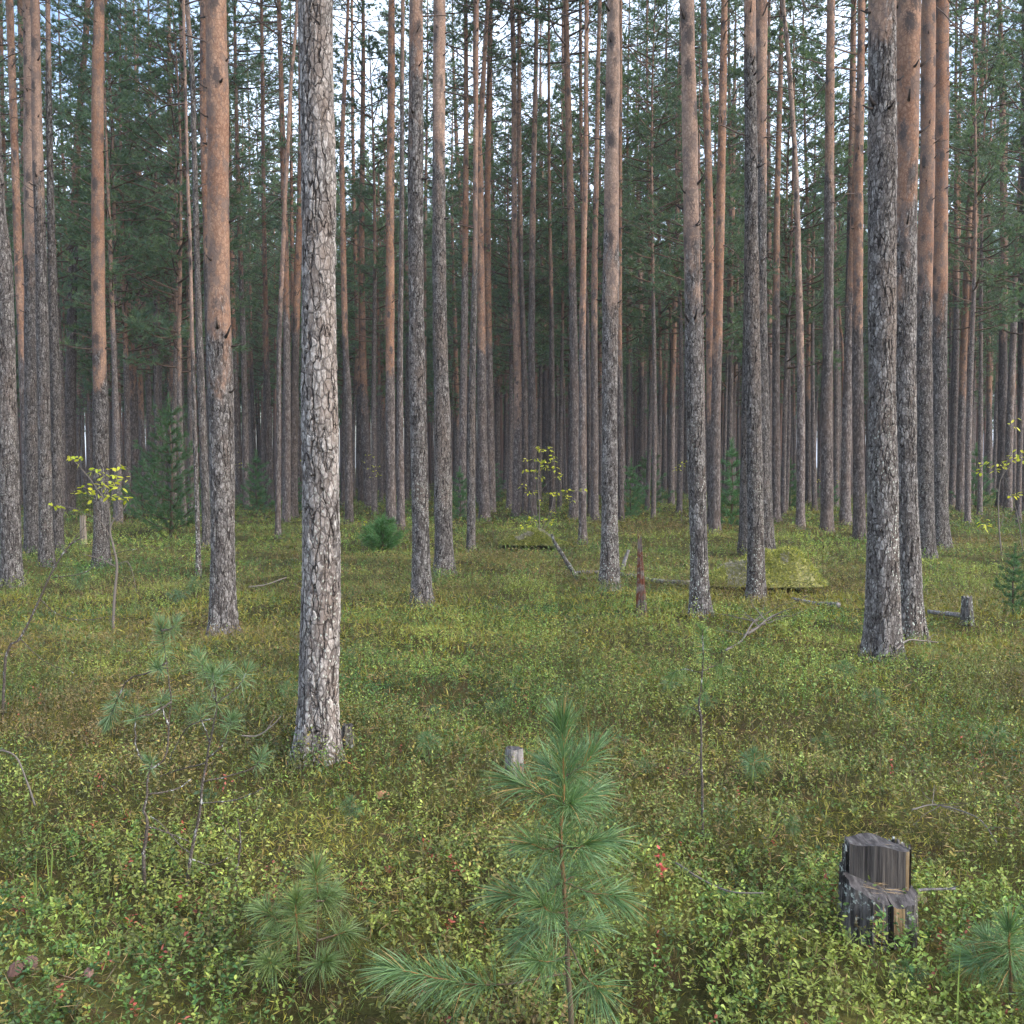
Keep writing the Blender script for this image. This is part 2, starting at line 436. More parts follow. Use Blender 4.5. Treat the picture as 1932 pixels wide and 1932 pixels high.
def trunk_mesh(name, P, rad, seg, step_fn, seed, stubs=0, stub_z=(0, 0), flare=.5, limbs=None, near=False):
    """P: (n,3) path from base up (relative to the base), rad: radii"""
    r = np.random.default_rng(seed)
    z = P[:, 2]; zs = [z[0]]
    while zs[-1] < z[-1]: zs.append(zs[-1] + step_fn(zs[-1]))
    zs = np.array(zs); zs[-1] = z[-1]
    x = np.interp(zs, z, P[:, 0]); y = np.interp(zs, z, P[:, 1]); ra = np.interp(zs, z, rad)
    # small natural sweep and girth changes
    ra = ra * (1 + .025 * np.sin(zs * 2.1 + seed) + .02 * np.sin(zs * 5.3 + 2 * seed))
    an = np.arange(seg) / seg * 2 * np.pi
    h = np.maximum(zs, 0)[:, None]
    lob = .5 + .5 * np.cos(an * r.integers(3, 6) + r.uniform(0, 6))[None] * np.cos(an * 2 + r.uniform(0, 6))[None]
    fl = 1 + flare * np.exp(-h / .17) * (.35 + .9 * lob)
    rr = ra[:, None] * fl * (1 + .03 * np.cos(an * 2 + r.uniform(0, 6))[None] + .02 * np.cos(3 * an + zs[:, None] * .7))
    V = np.stack([x[:, None] + rr * np.cos(an), y[:, None] + rr * np.sin(an), np.repeat(zs[:, None], seg, 1)], -1).reshape(-1, 3)
    i = np.arange(len(zs) - 1)[:, None] * seg; j = np.arange(seg)[None]; k = (j + 1) % seg
    Q = np.stack([i + j, i + k, i + seg + k, i + seg + j], -1).reshape(-1, 4)
    g = Geo(); g.add(V, None, Q)
    for s in range(stubs):
        zz = r.uniform(*stub_z); a = r.uniform(0, 2 * np.pi)
        R0 = np.interp(zz, z, rad); c = np.array([np.interp(zz, z, P[:, 0]), np.interp(zz, z, P[:, 1]), zz])
        d = np.array([np.cos(a), np.sin(a), r.uniform(-.3, .9)])
        l = r.uniform(.03, .09) + R0 * .3; q0 = r.uniform(.006, .013)
        p = c + np.array([np.cos(a), np.sin(a), 0]) * R0 * .85
        tube(g, np.stack([p, p + d * l * .5, p + d * l + [0, 0, .02]]), [q0 * 1.5, q0, q0 * .6], 5, 1, (.045, .036, .032))
    if limbs: add_branches(g, r, P, rad, *limbs)
    return g.mesh(name, [BARK if near else BARKD, TWIG])

TALL = [crown_mesh('tall_crown', 100 + i, 10.0, 2.6, 46, 13, 9, .155, .027, .15) for i in range(4)]
LOWC = [crown_mesh('low_crown', 200 + i, 9.5, 2.3, 54, 14, 9, .155, .027, .15) for i in range(5)]

TREES = []          # (x pixel at eye level, half width px, depth) of everything planted, for spacing
def pine(label, pts, group=None, orange=None, pale=.3, shade=1.0, lichen=.6, height=None, depth=None, crown=True, branches=True,
         cat='tree', seed=None):
    """pts: (x, y, width) in photo pixels from the top down to the base, where the stem meets the undergrowth"""
    seed = seed or (len(TREES) * 7 + 11)
    r = np.random.default_rng(seed)
    bx, by, bw = pts[-1]
    Y = depth or depth_of(by)
    base = at(bx, by, Y); base[2] = float(terrain(base[0], base[1]))
    W = np.array([at(x, y, Y) for x, y, _ in pts[::-1]]); rad = np.array([w_ / FPX * Y / 2 for _, _, w_ in pts[::-1]])
    rad = rad / 1.03
    if len(rad) > 2: rad[0] = min(rad[0], rad[1] * 1.10)
    P = W - base
    P[0] = [0, 0, -.15]
    keep = [0] + [i for i in range(1, len(P)) if P[i][2] > .1]
    P, rad = P[keep], rad[keep]
    H = height or float(r.uniform(24.0, 28.0))
    if H < P[-1][2] + 2: H = P[-1][2] + 2
    top, rt = P[-1], rad[-1]
    slope = (P[-1] - P[max(-3, -len(P))]); slope = slope / max(slope[2], .1)
    ex = []
    m = 6
    for i in range(1, m + 1):
        f = i / m; dz = (H - top[2]) * f
        ex.append(top + np.array([slope[0] * min(dz, 3) * .6, slope[1], dz]))
    er = rt + (np.linspace(0, 1, m + 1)[1:] ** 1.4) * (.018 - rt)
    full = np.concatenate([P, ex]); fr = np.concatenate([rad, er])
    n = 120
    sp_ = smooth_path(np.concatenate([full, fr[:, None]], 1), n)
    full, fr = sp_[:, :3], np.maximum(sp_[:, 3], .012)
    o = np.argsort(full[:, 2]); full, fr = full[o], fr[o]
    ztop = 1.7 + Y * .47
    if Y < 7: seg, st = 128, .011
    elif Y < 11: seg, st = 96, .016
    elif Y < 16: seg, st = 64, .03
    elif Y < 26: seg, st = 40, .06
    else: seg, st = 20, .15
    t = empty('pine_tree', base); tag(t, label, cat, group)
    oh = 99.0
    if orange is not None: oh = at(bx, orange, Y)[2] - base[2]
    sz = max(1.5, min(oh, 6) * .8); cb = H - 9.3
    tr = link('trunk', trunk_mesh('trunk', full, fr, seg, lambda z: st if z < ztop else .4, seed,
                                  int(r.integers(16, 30)), (sz, max(sz + .5, min(ztop + 1, H - 4))), limbs=(5.0, max(cb, 9.0), 40, 1.5) if Y > 12 else None, near=Y < 21), t)
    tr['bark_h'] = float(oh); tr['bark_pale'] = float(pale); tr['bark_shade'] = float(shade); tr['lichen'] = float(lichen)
    ax = lambda z: np.array([np.interp(z, full[:, 2], full[:, 0]), np.interp(z, full[:, 2], full[:, 1]), z])
    if crown:
        c = link('crown', TALL[seed % 4], t, ax(cb)); c.rotation_euler = (0, 0, r.uniform(0, 6.28))
        c.scale = (1, 1, .98)
    TREES.append((float(np.interp(780, [p[1] for p in pts], [p[0] for p in pts])), max(bw * .4, 3), Y))
    return t

NEAR = 'tall pine trunks standing in the open front of the forest'
# ---- the pines that can be told apart, left to right
pine('thick grey pine leaning out of view at the left edge of the photo',
     [(-8, 300, 24), (-3, 400, 26), (8, 520, 30), (14, 765, 34), (19, 956, 36), (22, 1092, 40)], NEAR, None, .2, .95, .9)
pine('brownish grey pine, left one of the touching pair just right of the left-edge pine',
     [(55, 0, 21), (57, 260, 24), (60, 503, 27), (61, 764, 28), (62, 1037, 32)], NEAR, 480, .75, .75, .5)
pine('slimmer grey pine, right one of the touching pair near the left edge',
     [(66, 0, 17), (70, 260, 20), (78, 503, 22), (83, 764, 24), (88, 1063, 27)], NEAR, 330, .7, .85, .8)
pine('slim orange pine curving up behind the touching pair, leftmost orange trunk',
     [(18, 0, 14), (27, 260, 14), (35, 495, 16), (45, 715, 17), (56, 1005, 20)], NEAR, 690, .25, .8, .3)
pine('very thin pale brown trunk rising between the leftmost orange pine and the touching pair',
     [(38, 0, 11), (42, 200, 9), (46, 400, 9), (52, 700, 10), (58, 965, 12)], NEAR, 600, .5, .7, .3)
pine('slim purplish grey pine just right of the touching pair at the left',
     [(90, 0, 9), (94, 300, 12), (98, 495, 15), (102, 633, 18), (106, 765, 19), (110, 1037, 23)], NEAR, 120, .8, .72, .4)
pine('dark pine leaning right as it rises, left of the slim bright orange pine',
     [(166, 0, 10), (160, 90, 11), (154, 156, 12), (146, 286, 14), (138, 495, 16), (133, 765, 20), (131, 965, 22)], NEAR, 430, .2, .62, .2)
pine('slim bright orange pine, its grey foot behind the yellow leaves at left',
     [(187, 0, 19), (184, 156, 21), (185, 495, 24), (188, 685, 26), (190, 765, 27), (191, 1058, 32)], NEAR, 690, .2, .85, .8)
pine('reddish brown pine leaning left, between the bright orange pine and the dark young pine',
     [(208, 180, 6), (213, 260, 8), (222, 365, 11), (231, 503, 13), (242, 608, 15), (250, 737, 20), (252, 868, 21), (251, 960, 23)], NEAR, 720, .15, .6, .2)
pine('thin pale pine slanting the other way across the reddish brown leaning pine',
     [(236, 430, 7), (229, 503, 7), (222, 600, 8), (216, 764, 8), (214, 940, 10)], NEAR, 640, .6, .7, .2)
pine('thin straight pine with a dark band, nearest one left of the tall dark young pine',
     [(286, 400, 7), (290, 503, 9), (291, 660, 9), (295, 764, 10), (297, 940, 12)], NEAR, 640, .2, .6, .2)
pine('orange brown pine rising straight out of the top of the dark young pine',
     [(320, 160, 8), (321, 300, 10), (322, 500, 11), (327, 660, 14), (326, 764, 14), (326, 948, 16)], NEAR, 750, .25, .6, .2)
pine('thin purplish pine bowed gently, seen left of the thick two-tone orange pine',
     [(353, 0, 9), (362, 130, 10), (366, 260, 10), (372, 495, 11), (378, 685, 14), (385, 868, 16), (391, 1031, 17)], NEAR, 60, .8, .85, .3)
pine('thin pale stem with white lichen at its foot, left beside the thick two-tone orange pine',
     [(354, 330, 6), (358, 430, 7), (361, 560, 7), (366, 765, 8), (370, 890, 9), (372, 956, 9), (375, 1073, 11)], NEAR, 700, .85, 1.0, 1.4)
pine('orange pine almost hidden behind the left side of the thick two-tone orange pine',
     [(384, 0, 14), (384, 260, 13), (389, 400, 14), (394, 600, 16), (409, 990, 20)], NEAR, 480, .15, .6, .2)
pine('thick pine, bright orange above and grey below, left neighbour of the widest grey pine',
     [(407, 0, 38), (411, 183, 39), (412, 338, 40), (413, 495, 41), (414, 633, 44), (418, 765, 45), (420, 956, 45), (420, 1112, 47), (418, 1185, 50)], NEAR, 640, .35, 1.0, .7)
pine('thin brown trunk midway between the two-tone orange pine and the widest grey pine',
     [(497, 330, 7), (500, 503, 8), (502, 633, 9), (503, 764, 9), (505, 955, 11)], NEAR, 690, .2, .6, .2)
pine('thin pinkish pine leaning right as it rises, close left of the widest grey pine',
     [(561, 0, 6), (556, 78, 6), (549, 156, 7), (544, 260, 8), (538, 365, 8), (533, 495, 9), (527, 633, 9), (526, 765, 10), (525, 893, 11), (524, 1012, 13)], NEAR, 560, .75, .75, .4)
pine('dark reddish pine half hidden behind the left side of the widest grey pine',
     [(566, 400, 13), (561, 520, 14), (557, 685, 15), (555, 764, 16), (553, 972, 20)], NEAR, 620, .1, .5, .2)
pine('widest pale grey pine with deeply cracked plated bark, nearest whole trunk left of centre',
     [(596, 0, 64), (600, 234, 65), (602, 390, 66), (602, 685, 68), (604, 840, 69), (605, 945, 70), (606, 1086, 73), (602, 1250, 76), (598, 1425, 80)], NEAR, None, .6, 1.45, .5, seed=5)
pine('slim dark brown pine just to the right of the widest grey pine',
     [(656, 26, 6), (649, 180, 8), (645, 290, 9), (646, 365, 10), (648, 500, 11), (652, 660, 12), (657, 764, 14), (659, 984, 18)], NEAR, 620, .2, .65, .3)
pine('thin reddish pine, second to the right of the widest grey pine',
     [(668, 380, 7), (671, 503, 8), (676, 690, 10), (679, 840, 11), (681, 948, 13)], NEAR, 730, .1, .55, .2)
pine('slender orange pine directly behind the small round bushy pine',
     [(739, 0, 12), (738, 180, 14), (736, 390, 15), (736, 495, 16), (736, 690, 17), (737, 893, 18), (738, 988, 20)], NEAR, 690, .1, .8, .4)
pine('thin purplish grey pine touching the right side of the slender orange pine',
     [(760, 0, 7), (759, 156, 7), (758, 390, 9), (757, 503, 9), (755, 685, 11), (755, 815, 13), (756, 945, 16), (755, 999, 18)], NEAR, 180, .5, .8, .5)
pine('straight grey pine, left one of the pair right of the small bushy pine',
     [(785, 0, 26), (785, 182, 27), (784, 390, 29), (785, 503, 29), (787, 685, 30), (789, 790, 31), (792, 920, 32), (794, 1060, 35), (795, 1141, 38)], NEAR, 140, .45, .95, 1.0)
pine('pale orange topped pine, right one of the pair right of the bushy pine',
     [(829, 0, 23), (828, 182, 24), (828, 330, 25), (829, 503, 26), (831, 660, 29), (834, 764, 31), (836, 893, 34), (836, 956, 35), (839, 1070, 39)], NEAR, 310, .8, .85, .9)
pine('thin orange pine slanting down behind the forked pine',
     [(856, 130, 5), (858, 180, 6), (862, 286, 7), (869, 390, 8), (874, 495, 9), (880, 633, 10), (884, 764, 11), (888, 932, 12)], NEAR, 700, .15, .6, .2)
pine('slim grey stem crossing in front of the forked pine, nearer base of the two',
     [(897, 330, 9), (896, 495, 10), (893, 633, 11), (890, 764, 14), (889, 893, 15), (889, 1034, 18)], NEAR, 480, .4, .8, .6)
FORK = pine('forked orange pine whose two tops spread into a narrow Y',
     [(896, 0, 7), (896, 120, 8), (899, 220, 10), (904, 300, 14), (906, 400, 14), (907, 503, 14), (909, 660, 18), (909, 764, 19), (912, 893, 20), (915, 977, 21)], NEAR, 650, .3, .75, .3)
pine('slender bare pale orange pine with a kink, left of the central yellow sapling',
     [(966, 0, 8), (970, 156, 10), (970, 312, 10), (971, 503, 11), (974, 660, 12), (976, 764, 12), (975, 842, 14), (974, 971, 17)], NEAR, 800, .7, .95, .5)
pine('dark slim trunk right against the slender kinked pale orange pine',
     [(982, 420, 9), (983, 503, 9), (987, 633, 11), (990, 764, 12), (991, 968, 15)], NEAR, 420, .4, .6, .3)
pine('slim pine leaning right, grey foot and pinkish top, behind the yellow sapling at centre',
     [(1013, 0, 7), (1010, 182, 9), (1007, 312, 10), (1004, 495, 12), (1003, 685, 13), (1004, 764, 15), (1004, 972, 18)], NEAR, 480, .7, .7, .3)
pine('reddish brown thin pine just right of the pinkish leaning one, above the yellow sapling',
     [(1021, 330, 8), (1024, 503, 10), (1028, 633, 11), (1029, 764, 11), (1030, 930, 12)], NEAR, 640, .2, .55, .2)
pine('thin grey brown pine, right of the reddish brown one above the yellow sapling at centre',
     [(1037, 400, 6), (1039, 503, 7), (1041, 633, 9), (1041, 764, 11), (1042, 965, 13)], NEAR, 560, .3, .6, .2)
pine('slim orange brown pine, left of the thin pair near the pale pinkish pine',
     [(1107, 0, 8), (1106, 130, 8), (1105, 312, 9), (1101, 495, 11), (1099, 633, 13), (1099, 764, 14), (1099, 1016, 16)], NEAR, 620, .35, .85, .7)
pine('thin dark trunk half behind the slim orange brown pine near centre',
     [(1095, 0, 6), (1096, 200, 7), (1101, 495, 8), (1108, 600, 8), (1111, 764, 8), (1113, 968, 10)], NEAR, 500, .4, .55, .2)
pine('slim pale orange pine, right of the thin pair near the pale pinkish pine',
     [(1132, 0, 7), (1129, 104, 8), (1127, 234, 9), (1124, 390, 11), (1122, 495, 12), (1121, 764, 14), (1122, 982, 17)], NEAR, 590, .45, .75, .5)
pine('straight pine with pale pinkish tan top, left of the broken red stump',
     [(1157, 0, 23), (1157, 104, 26), (1155, 234, 27), (1154, 338, 28), (1153, 503, 30), (1151, 660, 30), (1150, 868, 30), (1150, 972, 31), (1150, 1060, 34), (1149, 1110, 37)], NEAR, 500, .9, 1.1, 1.0)
pine('slim reddish pine peeping out behind the right side of the pale pinkish pine',
     [(1170, 200, 8), (1169, 503, 9), (1169, 685, 10), (1171, 893, 11), (1172, 980, 13)], NEAR, 680, .2, .6, .3)
pine('thin brown pine leaning right, first one right of the pale pinkish pine',
     [(1205, 200, 4), (1200, 286, 5), (1194, 390, 6), (1190, 495, 7), (1189, 660, 8), (1189, 764, 9), (1192, 926, 11)], NEAR, 660, .15, .6, .2)
pine('pine with many bare side limbs between the two pale pinkish pines',
     [(1222, 250, 5), (1224, 390, 7), (1227, 495, 9), (1229, 633, 11), (1231, 711, 12), (1234, 790, 14), (1238, 893, 15), (1241, 946, 17)], NEAR, 680, .2, .6, .3)
pine('thin brown stem just left of the second pale pinkish pine, right of the many-limbed one',
     [(1258, 330, 6), (1263, 503, 7), (1267, 685, 7), (1266, 868, 8), (1265, 940, 10)], NEAR, 640, .2, .5, .2)
pine('tall pale pinkish orange pine with lichen-spotted foot, right of the broken red stump',
     [(1297, 0, 27), (1300, 156, 28), (1302, 260, 30), (1304, 390, 31), (1306, 503, 32), (1308, 660, 33), (1311, 764, 34), (1314, 893, 34), (1316, 956, 35), (1319, 1086, 36), (1320, 1172, 39)], NEAR, 560, .85, 1.0, 1.3)
pine('orange pine with dark spots close behind the pale pine by the broken red stump',
     [(1327, 0, 10), (1330, 130, 11), (1333, 208, 13), (1337, 338, 14), (1339, 503, 16), (1341, 685, 17), (1344, 992, 20)], NEAR, 780, .25, .6, .3)
pine('bright orange pine tilting right, right of the pale pine by the broken red stump',
     [(1367, 0, 12), (1364, 156, 14), (1361, 312, 16), (1357, 495, 18), (1354, 633, 18), (1350, 815, 19), (1349, 1003, 21)], NEAR, 650, .1, .75, .5)
pine('slim orange grey pine just left of the dark grey pine by the bright moss mound',
     [(1387, 80, 5), (1386, 156, 6), (1383, 260, 9), (1381, 416, 11), (1378, 503, 11), (1377, 633, 13), (1376, 764, 15), (1376, 935, 17)], NEAR, 680, .25, .65, .2)
pine('dark grey pine whose foot stands nearest, left of the bright yellow moss mound',
     [(1415, 0, 22), (1417, 260, 24), (1418, 495, 27), (1421, 700, 29), (1424, 900, 31), (1426, 1050, 32), (1426, 1128, 34)], NEAR, 60, .45, .8, 1.1)
pine('grey trunk mostly hidden behind the dark grey pine by the moss mound',
     [(1417, 300, 20), (1415, 503, 22), (1410, 800, 24), (1407, 950, 25), (1406, 1043, 27)], NEAR, 200, .4, .7, .5)
pine('pine banded orange and grey, right behind the dark grey pine by the moss mound',
     [(1437, 0, 21), (1436, 260, 21), (1436, 495, 21), (1438, 685, 22), (1442, 900, 26), (1449, 1048, 28)], NEAR, 330, .55, .75, .6)
pine('slim orange pine crossed at the top by a pale leaning pine',
     [(1475, 0, 7), (1473, 130, 9), (1469, 260, 10), (1466, 390, 11), (1465, 503, 13), (1464, 685, 14), (1464, 815, 15), (1464, 976, 17)], NEAR, 560, .25, .7, .4)
pine('pale pinkish grey pine bowing left as it rises, behind the bright moss mound',
     [(1477, 0, 8), (1485, 78, 8), (1491, 156, 9), (1498, 260, 9), (1503, 364, 10), (1506, 495, 12), (1509, 607, 13), (1511, 764, 15), (1510, 993, 18)], NEAR, 700, 1.0, .95, .5)
pine('thin red orange pine just right of the pale bowed pine behind the moss mound',
     [(1517, 180, 4), (1520, 286, 6), (1524, 416, 7), (1526, 503, 9), (1526, 660, 10), (1525, 764, 11), (1525, 946, 13)], NEAR, 740, .05, .6, .2)
pine('grey pine with faint orange bands, standing alone midway between moss mound and big grey pine',
     [(1568, 0, 15), (1566, 130, 16), (1565, 260, 17), (1564, 495, 18), (1562, 685, 19), (1560, 790, 21), (1560, 945, 24), (1560, 1000, 26)], NEAR, 330, .5, .72, .6)
pine('thin orange stem slanting left as it rises, just left of the dark twin trunks',
     [(1572, 420, 4), (1577, 503, 4), (1585, 607, 5), (1590, 685, 5), (1592, 900, 7)], NEAR, 800, .05, .6, .1, depth=44)
pine('dark grey trunk, left one of the close twins beside the biggest right-hand pine',
     [(1606, 330, 13), (1603, 503, 14), (1601, 633, 15), (1598, 764, 16), (1596, 893, 17), (1594, 972, 19)], NEAR, 380, .3, .55, .3)
pine('orange topped pine, right one of the close twins beside the biggest right-hand pine',
     [(1625, 0, 12), (1624, 130, 14), (1621, 260, 16), (1620, 364, 17), (1619, 495, 18), (1618, 633, 20), (1619, 800, 21), (1622, 1008, 24)], NEAR, 600, .2, .6, .4)
pine('biggest grey pine at right with thick lichen-crusted foot, nearest of the right-hand cluster',
     [(1665, 0, 51), (1665, 208, 51), (1664, 503, 52), (1664, 764, 52), (1665, 920, 56), (1665, 1112, 61), (1665, 1250, 66)], NEAR, 40, .55, 1.0, 1.5, seed=6)
pine('large flaky orange pine tucked behind the right side of the biggest grey pine',
     [(1714, 0, 46), (1713, 156, 45), (1710, 312, 44), (1707, 503, 43), (1707, 764, 42), (1710, 945, 44), (1714, 1060, 46), (1719, 1206, 52)], NEAR, 400, .3, 1.0, 1.1)
pine('orange brown pine with dark knots, left of the pair beside the flaky pine',
     [(1752, 0, 26), (1751, 182, 27), (1750, 312, 28), (1746, 470, 29), (1743, 620, 31), (1743, 764, 32), (1745, 893, 33), (1747, 1050, 35)], NEAR, 540, .3, .8, .9)
pine('bright yellowish orange pine, right of the pair beside the flaky pine',
     [(1778, 0, 25), (1777, 182, 27), (1776, 312, 27), (1774, 503, 28), (1773, 740, 28), (1773, 842, 29), (1774, 972, 32), (1776, 1034, 36)], NEAR, 590, .15, .85, .8)
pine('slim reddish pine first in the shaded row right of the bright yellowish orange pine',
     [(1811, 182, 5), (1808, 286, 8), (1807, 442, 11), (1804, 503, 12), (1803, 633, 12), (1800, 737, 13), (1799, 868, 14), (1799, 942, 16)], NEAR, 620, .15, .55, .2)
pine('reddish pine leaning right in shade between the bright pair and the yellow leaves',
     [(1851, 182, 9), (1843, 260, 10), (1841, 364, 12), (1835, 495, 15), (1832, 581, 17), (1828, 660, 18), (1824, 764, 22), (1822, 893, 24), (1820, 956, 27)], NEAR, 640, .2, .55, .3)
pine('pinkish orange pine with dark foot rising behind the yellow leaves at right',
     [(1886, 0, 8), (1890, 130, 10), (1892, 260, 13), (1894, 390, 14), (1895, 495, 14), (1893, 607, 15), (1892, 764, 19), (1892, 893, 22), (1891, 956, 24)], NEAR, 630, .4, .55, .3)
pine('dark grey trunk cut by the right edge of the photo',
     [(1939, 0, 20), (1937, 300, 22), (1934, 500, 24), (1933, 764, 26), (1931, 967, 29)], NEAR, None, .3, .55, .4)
# second top of the forked pine
def fork_top():
    Y = depth_of(977); base = np.array(FORK.location)
    pts = [(902, 300, 11), (908, 220, 10), (913, 130, 9), (921, 0, 7)]
    P = np.array([at(x, y, Y) for x, y, _ in pts]) - base; rad = np.array([w_ / FPX * Y / 2 for _, _, w_ in pts])
    e = P[-1] + np.array([[.25, 0, 2.5], [.35, 0, 5.0]]); P = np.concatenate([P, e]); rad = np.concatenate([rad, [.04, .015]])
    sp_ = smooth_path(np.concatenate([P, rad[:, None]], 1), 30)
    o = link('second_trunk', trunk_mesh('second_trunk', sp_[:, :3], sp_[:, 3], 20, lambda z: .15, 77, 10, (P[1][2], P[3][2]), 0), FORK)
    o['bark_h'] = 4.0; o['bark_pale'] = .3; o['bark_shade'] = .7; o['lichen'] = .2
    c = link('crown', LOWC[1], FORK, P[-1] - [0, 0, 6]); c.scale = (.8, .8, .8)
fork_top()


# ------------------------------------------------------------------ the crowded rows behind: one tree each
def generic_trunks():
    out, low = [], []
    for i in range(6):
        r = np.random.default_rng(500 + i)
        z = np.linspace(-.15, 23, 30); f = np.clip(z / 23, 0, 1)
        x = .25 * np.sin(z / 23 * r.uniform(2, 5) + r.uniform(0, 6)) * f ** .7 + r.uniform(-.5, .5) * f
        y = .25 * np.sin(z / 23 * r.uniform(2, 5) + r.uniform(0, 6)) * f ** .7
        rad = .135 * (1 - .86 * f ** 1.15)
        P = np.stack([x, y, z], 1)
        out.append((trunk_mesh('trunk', P, rad, 14, lambda q: .35, 500 + i, 26, (3, 15), limbs=(5.0, 14.5, 46, 1.5)), P))
        low.append((trunk_mesh('trunk', P, rad, 14, lambda q: .35, 540 + i, 20, (3, 11), limbs=(3.0, 12.0, 44, 1.1)), P))
    return out, low
GT, GL = generic_trunks()

def plant_rows():
    r = np.random.default_rng(21)
    S = 2.0                                                  # columns per photo pixel
    cov = np.full(int(2400 * S), 1e9)
    for x, hw, Y in TREES:
        a, b_ = int((x - hw + 200) * S), int((x + hw + 200) * S)
        cov[max(a, 0):max(b_, 0)] = np.minimum(cov[max(a, 0):max(b_, 0)], Y)
    placed = [(Y * (x - CX) / FPX, Y) for x, hw, Y in TREES]
    cand = []
    for _ in range(9000):
        Y = math.sqrt(r.uniform(29 ** 2, 92 ** 2)); X = r.uniform(-.53, .53) * Y
        cand.append((Y, X))
    cand.sort()
    n = 0
    for Y, X in cand:
        if n >= 240: break
        if min((X - a) ** 2 + (Y - b_) ** 2 for a, b_ in placed) < 1.5 ** 2: continue
        if r.random() > .10 * (1 + Y / 60): continue
        low = r.random() < .52
        k = r.uniform(.55, .8) if low else r.uniform(.8, 1.2)
        px = CX + X / Y * FPX; hw = .135 * k / Y * FPX * .85
        a, b_ = int((px - hw + 200) * S), int((px + hw + 200) * S) + 1
        seg = cov[max(a, 0):b_]
        if len(seg) == 0 or (seg < Y).mean() > (.93 if low else .6): continue
        cov[max(a, 0):b_] = np.minimum(seg, Y)
        placed.append((X, Y)); n += 1
        i = int(r.integers(6)); tm, P = (GL if low else GT)[i]
        H = r.uniform(12.5, 17.5) if low else r.uniform(22, 27)
        base = (X, Y, float(terrain(X, Y)))
        t = empty('pine_tree', base)
        if low: tag(t, 'slim half-height pine with a low crown in the crowded rows behind the front trunks', 'tree', 'half-height pines in the crowded rows')
        elif Y < 60: tag(t, 'tall straight pine in the crowded middle rows behind the front trunks', 'tree', 'tall pines in the crowded middle rows')
        else: tag(t, 'far tall pine, a thin reddish stem deep in the forest', 'tree', 'far tall pines deep in the forest')
        rz = r.uniform(0, 6.28); zs = H / 23
        tr = link('trunk', tm, t); tr.scale = (k, k, zs); tr.rotation_euler = (0, 0, rz)
        tr['bark_h'] = float((r.uniform(4.0, 9.0)) / zs); tr['bark_pale'] = float(r.uniform(0, .6)); tr['bark_shade'] = float(r.uniform(.75, 1.05)); tr['lichen'] = .3
        clen = H * (r.uniform(.58, .72) if low else r.uniform(.42, .50))
        cm = (LOWC if low else TALL)[int(r.integers(4))]
        c = link('crown', cm, t)
        zc = H - clen; q = zc / zs
        cx_ = np.interp(q, P[:, 2], P[:, 0]) * k; cy_ = np.interp(q, P[:, 2], P[:, 1]) * k
        c.location = (math.cos(rz) * cx_ - math.sin(rz) * cy_, math.sin(rz) * cx_ + math.cos(rz) * cy_, zc)
        c.rotation_euler = (0, 0, r.uniform(0, 6.28)); s = clen / (9.5 if low else 10.0)
        c.scale = (s * r.uniform(.85, 1.15), s * r.uniform(.85, 1.15), s)
    return n
N_ROWS = plant_rows()

def far_forest():
    r = np.random.default_rng(5); g = Geo()
    n = 2100
    C, D, cols = [], [], []
    for i in range(n):
        Y = math.sqrt(r.uniform(66 ** 2, 175 ** 2)); X = r.uniform(-.60, .60) * Y
        H = r.uniform(17, 25); rad = r.uniform(.075, .135); z0 = -.3
        lean = r.normal(0, .012, 2)
        zz = np.array([z0, 3, 9, 15, H]); P = np.stack([X + lean[0] * zz, Y + lean[1] * zz, zz], 1)
        tone = np.array([.125, .090, .080]) * r.uniform(.7, 1.3); org = np.array([.26, .135, .085]) * r.uniform(.6, 1.1)
        m0 = min(1, max(0, r.normal(.25, .25)))
        cc = np.stack([tone, tone * (1 - m0) + org * m0, tone * .4 + org * .6, org, org * .8])
        k = len(g.V)
        tube(g, P, [rad, rad * .93, rad * .78, rad * .42, .015], 6, 0, (1, 1, 1), False)
        g.C[k] = np.repeat(cc, 6, 0)
        nt_ = 135 if Y < 115 else 80
        t = r.random(nt_) ** .8; low = H * (.27 if r.random() < .55 else .46)
        z = low + (H - low) * t
        a = r.uniform(0, 6.28, nt_); q = r.uniform(.2, 1, nt_) ** .6 * 1.9 * np.sin(np.pi * np.clip(t * .78 + .22, 0, 1)) ** .7
        C.append(np.stack([X + lean[0] * z + np.cos(a) * q, Y + np.sin(a) * q, z], 1))
        D.append(np.stack([np.cos(a), np.sin(a), np.full(nt_, .4)], 1))
        qq = np.clip(r.normal(.35, .25, (nt_, 1)), 0, 1)
        cols.append(np.array([.080, .140, .092]) * (1 - qq) + np.array([.165, .21, .095]) * qq)
    needles_tri(g, np.concatenate(C), np.concatenate(D), 7, .50, .13, .9, np.concatenate(cols), 1, 0, 9)
    tag(link('far_forest', g.mesh('far_forest', [TWIG, NEEDLE])), 'dense mass of far pine trunks and crowns closing the view', 'forest', None, 'stuff')
far_forest()

